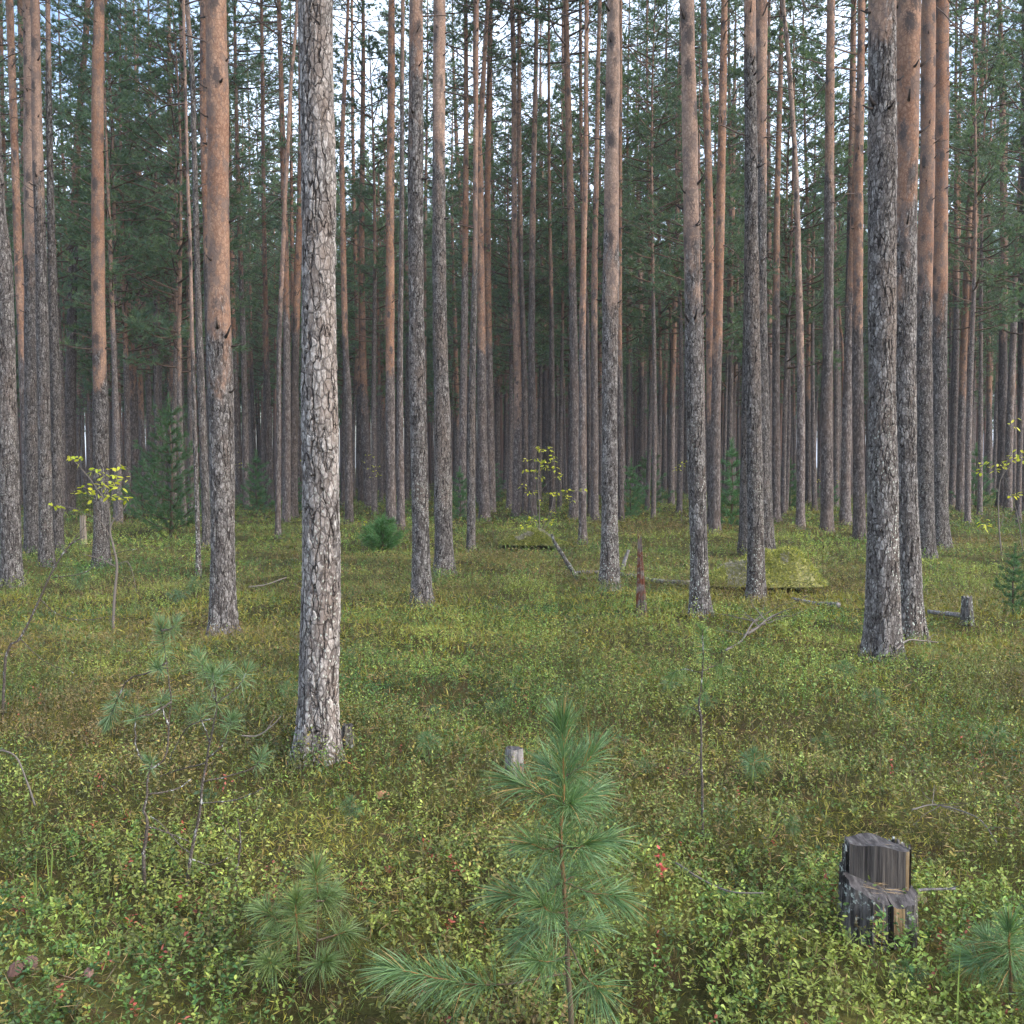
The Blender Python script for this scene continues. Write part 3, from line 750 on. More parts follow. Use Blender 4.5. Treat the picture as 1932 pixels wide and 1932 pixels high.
# ------------------------------------------------------------------ undergrowth (nobody could count it)
def leaf_quads(g, c, head, pitch, roll, L, Wd, col, m=0, hexa=False):
    n = len(c)
    u = np.stack([np.cos(head) * np.cos(pitch), np.sin(head) * np.cos(pitch), np.sin(pitch)], 1)
    hz = np.stack([-np.sin(head), np.cos(head), np.zeros(n)], 1); up = np.cross(u, hz)
    v = hz * np.cos(roll)[:, None] + up * np.sin(roll)[:, None]; nn = np.cross(u, v)
    L = L[:, None]; Wd = Wd[:, None]
    if hexa:
        V = np.stack([c, c + u * L * .3 + v * Wd * .46 + nn * Wd * .12, c + u * L * .68 + v * Wd * .42 + nn * Wd * .12, c + u * L,
                      c + u * L * .68 - v * Wd * .42 + nn * Wd * .12, c + u * L * .3 - v * Wd * .46 + nn * Wd * .12], 1).reshape(-1, 3)
        i = np.arange(n)[:, None] * 6
        Q = np.concatenate([i + np.array([[0, 1, 2, 3]]), i + np.array([[0, 3, 4, 5]])])
        g.add(V, None, Q, m, np.repeat(col, 6, 0))
    else:
        V = np.stack([c, c + u * L * .45 + v * Wd * .5, c + u * L, c + u * L * .45 - v * Wd * .5], 1).reshape(-1, 3)
        g.add(V, None, np.arange(n * 4).reshape(-1, 4), m, np.repeat(col, 4, 0))

def wedge(r, n, y0, y1, half=.56, pad=.6):
    Y = np.sqrt(r.uniform(y0 ** 2, y1 ** 2, n)); X = r.uniform(-1, 1, n) * (half * Y + pad)
    return X, Y

GREENS = np.array([[.036, .088, .026], [.078, .150, .036], [.140, .215, .046], [.235, .275, .058], [.140, .130, .036], [.18, .105, .05]])
def cover_colour(r, X, Y, bias=0.0):
    n = len(X)
    t = vnoise(X, Y, .5, 31) * .35 + vnoise(X, Y, 1.6, 32) * .35 + vnoise(X, Y, 4.5, 33) * .3 + r.normal(0, .13, n) + bias
    t = np.clip((t - .30) * 2.5, 0, .999)
    k = t * 3; i = k.astype(int); f = (k - i)[:, None]
    c = GREENS[i] * (1 - f) + GREENS[np.minimum(i + 1, 3)] * f
    br = vnoise(X, Y, .9, 41) * .5 + vnoise(X, Y, 3.1, 42) * .5 + r.normal(0, .12, n)
    b1 = np.clip((br - .48) * 3.4, 0, .85)[:, None]
    c = c * (1 - b1) + (GREENS[4] * (1 - (k[:, None] > 1.8) * .0)) * b1
    b2 = np.clip((br - .70) * 4, 0, .7)[:, None]
    c = c * (1 - b2) + GREENS[5] * b2
    sz = np.clip(Y / 9, .6, 4)
    k2 = .48 + 1.04 * (vnoise(X / sz, Y / sz, .16, 43) * .6 + vnoise(X / sz, Y / sz, .42, 44) * .4)
    return c * k2[:, None]

MOSS_SPOTS = [(590, 1590, .55), (690, 1720, .6), (640, 1760, .4), (1660, 1560, .45), (1000, 1560, .35), (1700, 1330, .35), (520, 1110, .8), (1250, 1130, .7), (1380, 1100, 1.2), (1490, 1125, 1.5), (1200, 1080, .8)]
MS = [(on_ground(x, y)[0], on_ground(x, y)[1], s) for x, y, s in MOSS_SPOTS]
def moss_mask(X, Y):
    m = np.zeros_like(X)
    for a, b_, s in MS: m = np.maximum(m, np.exp(-((X - a) ** 2 + (Y - b_) ** 2 * .6) / (s * .6) ** 2))
    return m * (.5 + vnoise(X, Y, .2, 55))

def undergrowth():
    r = np.random.default_rng(3)
    g = Geo()
    # leafy sprigs of bilberry and lingonberry
    for (y0, y1, dens, m, L, hx) in ((1.9, 4.6, 700, 12, .0175, True), (4.6, 8.5, 450, 9, .020, False), (8.5, 15, 190, 8, .024, False),
                                     (15, 28, 60, 7, .038, False), (28, 62, 13, 6, .070, False)):
        area = .56 * (y1 ** 2 - y0 ** 2) + 1.2 * (y1 - y0)
        n = int(area * dens); X, Y = wedge(r, n, y0, y1)
        keep = r.random(n) < np.clip(.35 + 1.1 * vnoise(X, Y, .45, 61) * (.6 + .8 * vnoise(X, Y, 2.2, 62)) - 1.0 * moss_mask(X, Y), .05, 1)
        X, Y = X[keep], Y[keep]; n = len(X)
        h = (.04 + .20 * np.clip(vnoise(X, Y, .42, 63) - .25, 0, 1) + .08 * vnoise(X, Y, 1.8, 64)) * r.uniform(.55, 1.3, n)
        z0 = terrain(X, Y)
        colr = cover_colour(r, X, Y)
        red = (r.random(n) < .005 * (1 + 3 * (vnoise(X, Y, .8, 71) > .62))) & (Y < 7)
        colr[red] = np.array([.29, .075, .05]) * r.uniform(.7, 1.3, (red.sum(), 1))
        yel = (r.random(n) < .02); colr[yel] = np.array([.30, .24, .06])
        lean = r.normal(0, .35, (n, 2))
        f = (np.arange(m) + .5) / m
        hh = (.25 + .75 * f)[None] * h[:, None]
        cx_ = X[:, None] + lean[:, :1] * hh + r.normal(0, .006, (n, m)); cy_ = Y[:, None] + lean[:, 1:] * hh + r.normal(0, .006, (n, m))
        c = np.stack([cx_, cy_, z0[:, None] + hh], -1).reshape(-1, 3)
        N = n * m
        cols = np.repeat(colr, m, 0) * r.uniform(.55, 1.5, (N, 1))
        leaf_quads(g, c, r.uniform(0, 6.28, N), r.normal(.25, .45, N), r.normal(0, .5, N), L * r.uniform(.6, 1.3, N), L * .56 * r.uniform(.7, 1.2, N), cols, 0, hx)
        if y1 < 9:   # stems
            b0 = np.stack([X, Y, z0], 1); tp = np.stack([X + lean[:, 0] * h, Y + lean[:, 1] * h, z0 + h], 1)
            s = np.array([.0012, 0, 0]) * (1 if y1 < 5 else 1.6)
            V = np.stack([b0 - s, b0 + s, tp], 1).reshape(-1, 3)
            g.add(V, np.arange(n * 3).reshape(-1, 3), None, 0, np.repeat(np.array([[.075, .075, .03]]), n * 3, 0) * r.uniform(.6, 1.4, (n * 3, 1)))
    tag(link('bilberry_undergrowth', g.mesh('bilberry_undergrowth', [LEAF], False)), 'low green and olive bilberry and lingonberry shrubs covering the forest floor', 'undergrowth', None, 'stuff')
    # narrow-leaved marsh tea and heather, grass and moss blades
    g = Geo()
    for (y0, y1, n, L, wd) in ((1.9, 5, 26000, .05, .0022), (5, 10, 52000, .06, .004), (10, 20, 52000, .07, .008), (20, 60, 46000, .10, .022)):
        X, Y = wedge(r, n, y0, y1)
        z = terrain(X, Y) + r.uniform(.0, .10, n)
        col = cover_colour(r, X, Y, .02)
        s = r.random(n) < .20 + .25 * (vnoise(X, Y, .7, 81) > .6); col[s] = np.array([.24, .16, .065]) * r.uniform(.5, 1.3, (s.sum(), 1))
        dead = r.random(n) < .13; col[dead] = np.array([.085, .055, .035])
        leaf_quads(g, np.stack([X, Y, z], 1), r.uniform(0, 6.28, n), r.normal(.7, .55, n), r.uniform(-1.5, 1.5, n), L * r.uniform(.5, 1.4, n), wd * r.uniform(.7, 1.3, n), col)
    tag(link('marsh_tea_undergrowth', g.mesh('marsh_tea_undergrowth', [LEAF], False)), 'narrow leaved heath plants and brown stalks growing among the bilberry', 'undergrowth', None, 'stuff')
    g = Geo()
    n = 260000; X, Y = wedge(r, n, 1.9, 13)
    k = r.random(n) < np.clip(.30 + 1.2 * moss_mask(X, Y) + .5 * (vnoise(X, Y, .6, 91) - .5), 0, 1) * np.clip(4.5 / Y, .1, 1); X, Y = X[k], Y[k]; n = len(X)
    sc = np.clip(Y / 3.5, 1, 3)
    col = np.array([.30, .29, .055]) * (1 - .6 * r.random((n, 1))) + np.array([.06, .02, .0]) * r.random((n, 1))
    leaf_quads(g, np.stack([X, Y, terrain(X, Y) + r.uniform(0, .035, n)], 1), r.uniform(0, 6.28, n), r.normal(.5, .5, n), r.uniform(-1.5, 1.5, n), .024 * sc * r.uniform(.5, 1.5, n), .004 * sc, col)
    tag(link('forest_moss', g.mesh('forest_moss', [LEAF], False)), 'yellow green feather moss showing between the shrubs', 'moss', None, 'stuff')
    g = Geo()
    n = 14000; X, Y = wedge(r, n, 1.9, 9)
    k = vnoise(X, Y, .5, 95) + .4 * moss_mask(X, Y) > .52; X, Y = X[k], Y[k]; n = len(X)
    col = np.array([[.34, .22, .10]]) * r.uniform(.5, 1.3, (n, 1))
    leaf_quads(g, np.stack([X, Y, terrain(X, Y) + r.uniform(.01, .09, n)], 1), r.uniform(0, 6.28, n), r.normal(0, .25, n), r.uniform(-1, 1, n), r.uniform(.04, .08, n), np.full(n, .0022) * np.clip(Y / 3, 1, 3), col)
    for x, y, k in ((1640, 1665, 8), (1672, 1678, 7), (1615, 1592, 5), (1655, 1590, 5)):     # straws lying on the stump's two cut faces
        zz = .165 if y > 1630 else .275
        p = on_ground(x, y, zz); m = k
        c = np.stack([p[0] + r.normal(0, .022, m), p[1] + r.normal(0, .012, m), np.full(m, zz) - .012 + r.uniform(0, .012, m)], 1)
        leaf_quads(g, c, r.uniform(-.9, .5, m), r.normal(0, .05, m), r.uniform(-.3, .3, m), r.uniform(.03, .07, m), np.full(m, .0028), np.array([[.40, .27, .13]]) * r.uniform(.6, 1.3, (m, 1)))
    tag(link('needle_litter', g.mesh('needle_litter', [LEAF], False)), 'dry straw coloured pine needles fallen on moss and shrubs', 'litter', None, 'stuff')
undergrowth()
# ------------------------------------------------------------------ young pines, saplings
OPEN = [1.0]
def shoot(gS, gN, P, r0, r1, cover, L, per_m, wid, col, seed, open0=64, open1=20, droop=.35, stemcol=((.10, .075, .05), (.30, .155, .06))):
    r = np.random.default_rng(seed)
    P = smooth_path(P, 14); P = P + r.normal(0, .0012, P.shape); open0 = open0 * OPEN[0]
    n = len(P)
    seglen = np.linalg.norm(np.diff(P, axis=0), axis=1); tot = seglen.sum(); cum = np.concatenate([[0], np.cumsum(seglen)]) / tot
    k0 = len(gS.V); tube(gS, P, np.linspace(r0, r1, n), 7, 0, (1, 1, 1))
    f = np.clip(cum * 1.9 - .75, 0, 1)[:, None] if len(stemcol) == 2 else cum[:, None]; sc = np.array(stemcol[0]) * (1 - f) + np.array(stemcol[1]) * f
    gS.C[k0] = np.concatenate([np.repeat(sc, 7, 0), sc[:1], sc[-1:]])
    if per_m <= 0: return
    N = int(per_m * tot * (cover[1] - cover[0])) + 12
    u = cover[0] + (cover[1] - cover[0]) * r.random(N) ** .8
    u[:max(8, N // 6)] = r.uniform(.96, 1, max(8, N // 6)) * cover[1]
    X = np.stack([np.interp(u, cum, P[:, i]) for i in range(3)], 1)
    T = unit(np.stack([np.interp(u, cum, unit(np.gradient(P, axis=0))[:, i]) for i in range(3)], 1))
    q = unit(np.cross(T, unit(r.normal(size=(N, 3)))))
    w = (u - cover[0]) / max(cover[1] - cover[0], .01)
    ang = np.radians(open0 + (open1 - open0) * w ** 1.6 + r.normal(0, 15, N))[:, None]
    d = T * np.cos(ang) + q * np.sin(ang)
    ln = (L * r.uniform(.65, 1.1, N) * np.where(w > .9, .95, 1))[:, None]
    dr = np.array([0, 0, -1.0]) * droop * r.uniform(.3, 1.2, (N, 1)) * ln
    p1 = X + d * ln * .5 + dr * .22; p2 = X + d * ln + dr
    s = unit(np.cross(d, unit(r.normal(size=(N, 3))))) * wid * .5
    V = np.stack([X - s * .7, X + s * .7, p1 + s, p1 - s, p2], 1).reshape(-1, 3)
    i = np.arange(N)[:, None] * 5
    c = np.array(col) * r.uniform(.65, 1.35, (N, 1)) + np.array([.035, .03, -.01]) * r.random((N, 1))
    old = r.random(N) < .04; c[old] = np.array([.34, .21, .08])
    gN.add(V, i + np.array([[3, 2, 4]]), i + np.array([[0, 1, 2, 3]]), 0, np.repeat(c, 5, 0))

def sapling(label, Y, stem, branches, L, per_m, wid, col, seed, r_base, auto=0, stem_cover=(.45, 1.0), lichen=False, droop=.35, group=None, r_br=.35, cat='sapling', name='pine_sapling', sc=None):
    """stem: photo points from the ground up at depth Y; branches: (points..., depth offset, covered-from)"""
    S = [at(x, y, Y) for x, y in stem]
    base = np.array([S[0][0], Y, float(terrain(S[0][0], Y))])
    gS, gN = Geo(), Geo()
    P = np.array(S) - base; P[0] = [0, 0, -.05]
    kw = {} if sc is None else {'stemcol': sc}
    shoot(gS, gN, P, r_base, r_base * .42, stem_cover, L, per_m, wid, col, seed, droop=droop, **kw)
    r = np.random.default_rng(seed)
    for k, (pts, dY, c0) in enumerate(branches):
        m = len(pts)
        B = np.array([at(x, y, Y + dY * i / (m - 1)) for i, (x, y) in enumerate(pts)]) - base
        if m == 2: B = np.array([B[0], (B[0] + B[1]) / 2 - [0, 0, .012], B[1]])
        shoot(gS, gN, B, r_base * r_br, r_base * r_br * .55, (c0, 1.0), L, per_m if c0 < 1 else 0, wid, col, seed + 10 + k, droop=droop, **kw)
    for k in range(auto):
        f = .25 + .65 * (k + .5) / auto
        i = int(f * (len(P) - 1)); p = P[i]
        a = (.5 if k % 2 else 1.5) * np.pi + r.uniform(-.7, .7); l = .20 * (1.15 - f)
        e = p + np.array([np.cos(a) * l, np.sin(a) * l, l * r.uniform(.1, .5)])
        shoot(gS, gN, np.array([p, (p + e) / 2 - [0, 0, .01], e]), r_base * .3, r_base * .2, (.25, 1), L, per_m, wid, col, seed + 60 + k, droop=droop, **kw)
    t = empty(name, base); tag(t, label, cat, group)
    link('stem', gS.mesh('stem', [TWIG if sc is None else FLECK]), t)
    if gN.n: link('needles', gN.mesh('needles', [SAPN], False), t)
    return t

BLUEG = (.10, .185, .085)
sapling('knee-high long-needled pine sapling in the centre foreground', 2.9,
        [(1081, 1990), (1078, 1931), (1075, 1880), (1071, 1800), (1066, 1720), (1064, 1663), (1059, 1596), (1060, 1545), (1063, 1512), (1064, 1464), (1062, 1412), (1063, 1368)],
        [([(1064, 1464), (1117, 1425)], .02, .15), ([(1064, 1464), (1034, 1444)], .1, .1), ([(1063, 1512), (1015, 1495), (978, 1476)], .0, .2),
         ([(1063, 1512), (1120, 1492)], .14, .15), ([(1059, 1596), (1003, 1592)], -.05, .2), ([(1059, 1596), (1142, 1584)], .03, .3),
         ([(1064, 1663), (1110, 1682), (1162, 1690)], -.02, .3), ([(1064, 1663), (1010, 1692), (958, 1688)], .03, .3),
         ([(1068, 1760), (1015, 1752), (985, 1768)], .08, .3), ([(1070, 1770), (1098, 1832), (1130, 1868)], -.18, .55),
         ([(1073, 1836), (1000, 1850), (956, 1857), (880, 1855), (810, 1842), (750, 1830)], -.12, .42), ([(1068, 1750), (1120, 1745)], .16, .3)],
          .138, 1350, .0022, BLUEG, 11, .0085, 8, (.36, 1.0), droop=.22)
OPEN[0] = 1.6
S2 = 3.27
sapling('pair of short pine shoots with mop-like needle tufts, left of the central sapling', S2,
        [(566, 1862), (563, 1800), (560, 1745), (557, 1699)],
        [([(568, 1850), (585, 1820), (598, 1790), (599, 1700), (595, 1640)], .08, .74), ([(563, 1770), (530, 1742), (500, 1717)], .05, .6),
         ([(545, 1850), (530, 1790), (528, 1760)], .02, .8), ([(565, 1815), (592, 1820), (616, 1815)], -.08, .55), ([(599, 1700), (626, 1683)], .1, .4),
         ([(548, 1850), (525, 1830), (507, 1815)], -.08, .6), ([(599, 1775), (630, 1765), (655, 1757)], .1, .6)],
          .095, 4200, .0021, (.14, .21, .085), 12, .006, 0, (.70, 1.0), r_br=.6, droop=.25)
sapling('pine sapling with one spiky round tuft at the bottom right corner', 3.1,
        [(1910, 1925), (1907, 1870), (1905, 1810), (1903, 1752)],
        [([(1906, 1830), (1865, 1820), (1836, 1808)], .1, .55), ([(1906, 1850), (1935, 1820), (1950, 1800)], .1, .5)],
          .112, 3200, .0022, BLUEG, 13, .007, 2, (.62, 1.0), droop=.25)
LICH = ((.20, .185, .17), (.16, .11, .07))
YL = 4.02
sapling('straggly pine sapling with blue-green tufts and a lichen-flecked stem, right one of the left pair', YL,
        [(352, 1684), (361, 1611), (372, 1559), (379, 1515), (384, 1470), (391, 1432), (397, 1395), (406, 1352), (409, 1326)],
        [([(409, 1326), (396, 1300), (384, 1265), (374, 1240)], .05, .55), ([(409, 1326), (404, 1290), (401, 1268)], -.05, .5), ([(409, 1328), (430, 1310), (452, 1292), (466, 1264)], .05, .7),
         ([(398, 1310), (412, 1285), (424, 1262)], .1, .45), ([(391, 1432), (420, 1405), (438, 1355)], -.05, .75), ([(404, 1355), (360, 1368), (335, 1400), (318, 1440)], .05, 1),
         ([(384, 1475), (430, 1465), (478, 1448), (495, 1425)], .05, .8), ([(378, 1516), (430, 1512), (470, 1500), (498, 1486)], -.04, 1), ([(390, 1438), (330, 1455), (300, 1466)], .1, 1),
         ([(361, 1611), (340, 1596), (310, 1560), (284, 1540)], .05, 1), ([(362, 1622), (400, 1632), (432, 1618)], .06, 1), ([(395, 1400), (385, 1370), (372, 1345)], .1, .7)],
        .068, 2600, .0021, (.12, .20, .10), 14, .0070, 0, (.985, 1.0), r_br=.42, droop=.1, sc=LICH)
sapling('straggly pine sapling with a forked lichen-flecked stem, left one of the left pair', YL - .04,
        [(275, 1668), (271, 1611), (276, 1575), (277, 1546), (271, 1525), (278, 1500), (277, 1476), (282, 1452)],
        [([(282, 1452), (307, 1438), (316, 1405), (318, 1365), (323, 1322), (320, 1290), (313, 1245), (303, 1180)], .05, .80), ([(282, 1452), (268, 1432), (256, 1405), (255, 1345)], .05, .85),
         ([(323, 1325), (290, 1345), (262, 1352)], -.1, 1), ([(316, 1250), (280, 1270), (240, 1285), (205, 1358)], .1, .72), ([(314, 1260), (300, 1262), (296, 1258)], .0, .2), ([(278, 1500), (330, 1490), (361, 1470)], .05, 1),
         ([(277, 1560), (315, 1570), (360, 1590)], .04, 1), ([(318, 1370), (304, 1330), (308, 1316)], .05, .6), ([(282, 1452), (286, 1442), (284, 1436)], 0, .1), ([(305, 1190), (325, 1185), (334, 1176)], .03, .3)],
        .066, 2600, .0021, (.12, .20, .10), 15, .0075, 0, (.99, 1.0), r_br=.5, droop=.1, sc=LICH)
sapling('short bare lichen-flecked stem standing right of the straggly pair of saplings', YL,
        [(442, 1672), (447, 1640), (453, 1605), (453, 1570), (447, 1545)], [([(450, 1555), (470, 1545), (490, 1520)], .05, 1), ([(453, 1590), (430, 1575), (415, 1550)], .05, 1)],
        .05, 0, .0018, BLUEG, 16, .005, 0, (.99, 1.0), sc=LICH, name='dead_sapling')
sapling('thin lone pine sapling with a green top tuft, right of the central sapling', 4.53,
        [(1327, 1590), (1326, 1540), (1325, 1480), (1324, 1429), (1323, 1360), (1318, 1331), (1320, 1308), (1326, 1268), (1327, 1229), (1324, 1185)],
        [([(1326, 1270), (1290, 1262), (1266, 1272)], .05, .5), ([(1320, 1315), (1328, 1302), (1332, 1292)], 0, .1), ([(1322, 1345), (1305, 1335), (1292, 1340)], .05, .5),
         ([(1324, 1430), (1300, 1450), (1284, 1462)], .02, 1), ([(1324, 1430), (1300, 1420), (1280, 1416)], .05, 1), ([(1326, 1265), (1350, 1256), (1372, 1262)], .1, .5)],
        .055, 1700, .0018, (.09, .17, .06), 17, .006, 0, (.84, 1.0), droop=.15, sc=LICH)
sapling('bare leaning lichen-flecked stem at the left edge with sparse side twigs', 6.6,
        [(2, 1285), (12, 1232), (38, 1205), (75, 1130), (100, 1075), (130, 1030), (160, 1012)],
        [([(75, 1130), (110, 1160), (160, 1170), (220, 1160)], .1, 1), ([(100, 1090), (160, 1080), (200, 1050), (260, 1035)], .1, 1), ([(38, 1205), (80, 1245), (140, 1270)], .1, 1), ([(130, 1030), (150, 1005), (168, 985)], .1, 1)],
        .05, 0, .0018, BLUEG, 18, .009, 0, (.99, 1), sc=LICH, name='dead_sapling')

def young_pine(height, radius, whorls, seed, L, wid, col, per=12, dens=26):
    r = np.random.default_rng(seed); gS, gN = Geo(), Geo(); C, D = [], []
    tube(gS, [[0, 0, -.1], [.02 * height, 0, height * .5], [0, .01, height]], [.018 * height ** .7, .012 * height ** .7, .004], 7, 0, (.10, .075, .055))
    for w_ in range(whorls):
        t = .06 + .88 * w_ / whorls; z = t * height; rl = radius * (1 - t) ** .75 * r.uniform(.85, 1.1) + .05 * height * .3
        for b_ in range(6):
            a = b_ * 1.047 + w_ * .6 + r.uniform(-.3, .3); l = rl * r.uniform(.45, 1.25)
            s = np.linspace(0, 1, 6)
            P = np.stack([np.cos(a) * s * l, np.sin(a) * s * l, z + l * (.15 * s + .45 * s ** 2)], 1)
            tube(gS, P, np.linspace(.006, .003, 6) * max(1, height * .6), 4, 0, (.10, .075, .05), False)
            k = max(3, int(dens * l / max(radius, .2)))
            u = r.uniform(.15, 1, k)
            c = np.stack([np.interp(u, s, P[:, i]) for i in range(3)], 1) + r.normal(0, .05 * l, (k, 3))
            C.append(c); D.append(np.tile([np.cos(a), np.sin(a), .55], (k, 1)))
    k = 10; C.append(np.stack([np.zeros(k), np.zeros(k), np.linspace(.8, 1.0, k) * height], 1)); D.append(np.tile([0, 0, 1.0], (k, 1)))
    C = np.concatenate(C); D = np.concatenate(D)
    needles_tri(gN, C, D, per, L, wid, .8, np.tile(col, (len(C), 1)), 0, 0, seed)
    return gS.mesh('stem', [TWIG]), gN.mesh('needles', [NEEDLE])

def put_young(label, x, y, meshes, scale, rz, group=None, cat='young pine'):
    p = on_ground(x, y); p[2] = float(terrain(p[0], p[1]))
    t = empty('young_pine', p); tag(t, label, cat, group); t.rotation_euler = (0, 0, rz); t.scale = (scale,) * 3
    for nm, me in zip(('stem', 'needles'), meshes): link(nm, me, t)
    return t
BUSHY = young_pine(.66, .46, 8, 41, .13, .012, np.array([.085, .19, .07]), 9, 20)
DARKP = young_pine(3.2, 1.05, 13, 42, .15, .016, np.array([.060, .125, .055]), 9, 24)
WISPY = young_pine(1.5, .50, 8, 43, .10, .012, np.array([.075, .165, .075]), 9, 18)
put_young('small round bushy dark green pine standing in the open, left of centre', 722, 1034, BUSHY, 1.0, 0)
put_young('tall dark green young pine with feathery boughs in the shade at left', 322, 1008, DARKP, 1.0, 1.0)
put_young('fresh green young pine showing behind the orange pine at centre right', 1379, 990, WISPY, 1.55, .5)
put_young('young pine cut by the right edge, behind the short grey stump', 1912, 1160, WISPY, .52, 2.0)
MIDG = 'young pines in the shade between the far trunks'
for x, y, s, a in ((868, 985, 1.0, .3), (1190, 975, 1.2, 2.1), (485, 965, 1.4, 4.0), (560, 962, .9, 1.2), (1110, 952, 1.0, 5.0), (1225, 955, 1.6, 3.3), (1490, 958, 1.2, .9),
                   (1560, 955, 1.0, 2.6), (1720, 965, 1.3, 1.8), (1840, 962, 1.5, .2), (270, 975, 1.3, 3.9), (640, 950, 1.0, 4.4), (930, 950, 1.2, 1.5), (1010, 945, 1.1, 5.7), (1420, 950, 1.3, .1)):
    put_young('small wispy young pine in the shade between the far trunks', x, y, WISPY, s, a, MIDG)

def seedling_mesh(seed, h, L, col):
    gS, gN = Geo(), Geo()
    r = np.random.default_rng(seed)
    P = np.array([[0, 0, -.02], [.01, 0, h * .5], [.0, .005, h]])
    shoot(gS, gN, P, .0035, .002, (.35, 1.0), L, 1500, .002, col, seed, 75, 25, .3)
    for k in range(3):
        a = k * 2.1 + r.uniform(0, 1); e = np.array([np.cos(a) * .06, np.sin(a) * .06, h * .62 + .03])
        shoot(gS, gN, np.array([[0, 0, h * .55], e * [.5, .5, 1] - [0, 0, .01], e]), .002, .0015, (.3, 1), L, 1500, .002, col, seed + k + 1, 70, 25, .3)
    return gS.mesh('stem', [TWIG]), gN.mesh('needles', [SAPN], False)
SEED = [seedling_mesh(80, .13, .065, (.085, .16, .075)), seedling_mesh(81, .17, .07, (.07, .145, .07)), seedling_mesh(82, .10, .05, (.09, .17, .10))]
for k, (x, y, s) in enumerate(((806, 1432, 1), (1425, 1475, 1.1), (1168, 1385, .7), (1590, 1300, 1.1), (1650, 1345, .9), (335, 1128, 1.6), (365, 1118, 1.4), (150, 1105, 1.7), (820, 1330, .8), (1880, 1415, 1),
                              (1555, 1395, .8), (1220, 1460, .8), (1710, 1840, .7), (665, 1545, .7), (390, 1500, .7), (1495, 1560, .7), (545, 1335, .9), (1260, 1310, 1.0), (940, 1335, .8), (1330, 1350, .8), (232, 1330, .9))):
    p = on_ground(x, y); p[2] = float(terrain(p[0], p[1]))
    t = empty('pine_seedling', p); tag(t, 'tiny pine seedling, a bristly green tuft poking out of the undergrowth', 'seedling', 'pine seedlings in the undergrowth')
    t.scale = (s,) * 3; t.rotation_euler = (0, 0, k * 1.7)
    for nm, me in zip(('stem', 'needles'), SEED[k % 3]): link(nm, me, t)

# ------------------------------------------------------------------ broadleaved saplings in yellow autumn leaf
def leafy(label, Y, stems, leaves, size, seed, base_px, spread=9, per=5, col=((.60, .54, .06), (.42, .48, .05)), cat='sapling', group=None):
    r = np.random.default_rng(seed)
    b0 = at(base_px[0], base_px[1], Y); base = np.array([b0[0], Y, float(terrain(b0[0], Y))])
    gS, gL = Geo(), Geo()
    for k, (pts, w0, w1) in enumerate(stems):
        P = np.array([at(x, y, Y + .12 * np.sin(k * 1.9) * i / max(1, len(pts) - 1)) for i, (x, y) in enumerate(pts)]) - base
        if k == 0: P[0] = [0, 0, -.05]
        P = smooth_path(P, 18); tube(gS, P, np.linspace(w0, w1, 18), 6, 0, (.16, .135, .115))
    for x, y in leaves:
        n = per
        c0 = at(x, y, Y + r.uniform(-.15, .15)) - base
        # a short petiole bunch
        q = c0 + r.normal(0, 1, (n, 3)) * spread / FPX * Y * np.array([1, 1, .55])
        c = (q + c0) / 2
        hd = np.arctan2(q[:, 1] - c0[1], q[:, 0] - c0[0]) + r.normal(0, .5, n)
        t = r.random((n, 1)); cc = (np.array(col[0]) * t + np.array(col[1]) * (1 - t)) * r.uniform(.8, 1.15, (n, 1))
        leaf_quads(gL, c, hd, r.normal(-.35, .35, n), r.normal(0, .55, n), size * r.uniform(.75, 1.15, n), size * .52 * r.uniform(.8, 1.1, n), cc, 0, True)
        far = q.mean(0) + r.normal(0, .01, 3)
        tube(gS, [c0 - [0, 0, size * .3], c0, far], [.0022, .0018, .001], 4, 0, (.16, .14, .10), False)
    t = empty('leafy_sapling', base); tag(t, label, cat, group)
    link('stem', gS.mesh('stem', [TWIG]), t); link('leaves', gL.mesh('leaves', [YLEAF], False), t)
zt = lambda L_, x0, y0: [(x0 + a * .2604, y0 + b_ * .2604) for a, b_ in L_]
leafy('yellow leaved sapling in front of the slim orange pine at left', 10.6,
      [([(212, 1180), (216, 1125), (221, 1070), (215, 1035), (208, 1005), (212, 985), (228, 968), (240, 950)], .016, .005), ([(208, 1008), (205, 960), (178, 915), (150, 880), (132, 862)], .007, .003), ([(221, 1070), (190, 1055), (156, 1045)], .006, .003),
       ([(215, 1025), (190, 985), (160, 968)], .005, .002), ([(205, 960), (215, 920), (224, 890)], .005, .002), ([(205, 955), (195, 915), (186, 892)], .005, .002), ([(222, 1065), (240, 1060), (250, 1080), (258, 1120)], .005, .002), ([(150, 962), (120, 955), (104, 951)], .004, .002)],
      zt([(500, 1365), (525, 1385), (585, 1395), (690, 1478), (720, 1470), (690, 1495), (820, 1465), (865, 1450), (845, 1508), (905, 1540), (735, 1525), (750, 1580), (760, 1590), (812, 1550), (860, 1595), (612, 1590), (540, 1635), (640, 1640), (700, 1645), (705, 1670), (795, 1660), (880, 1680), (915, 1685), (390, 1725), (420, 1740), (590, 1770)], 0, 503),
      .066, 61, (212, 1180), 9, 4)
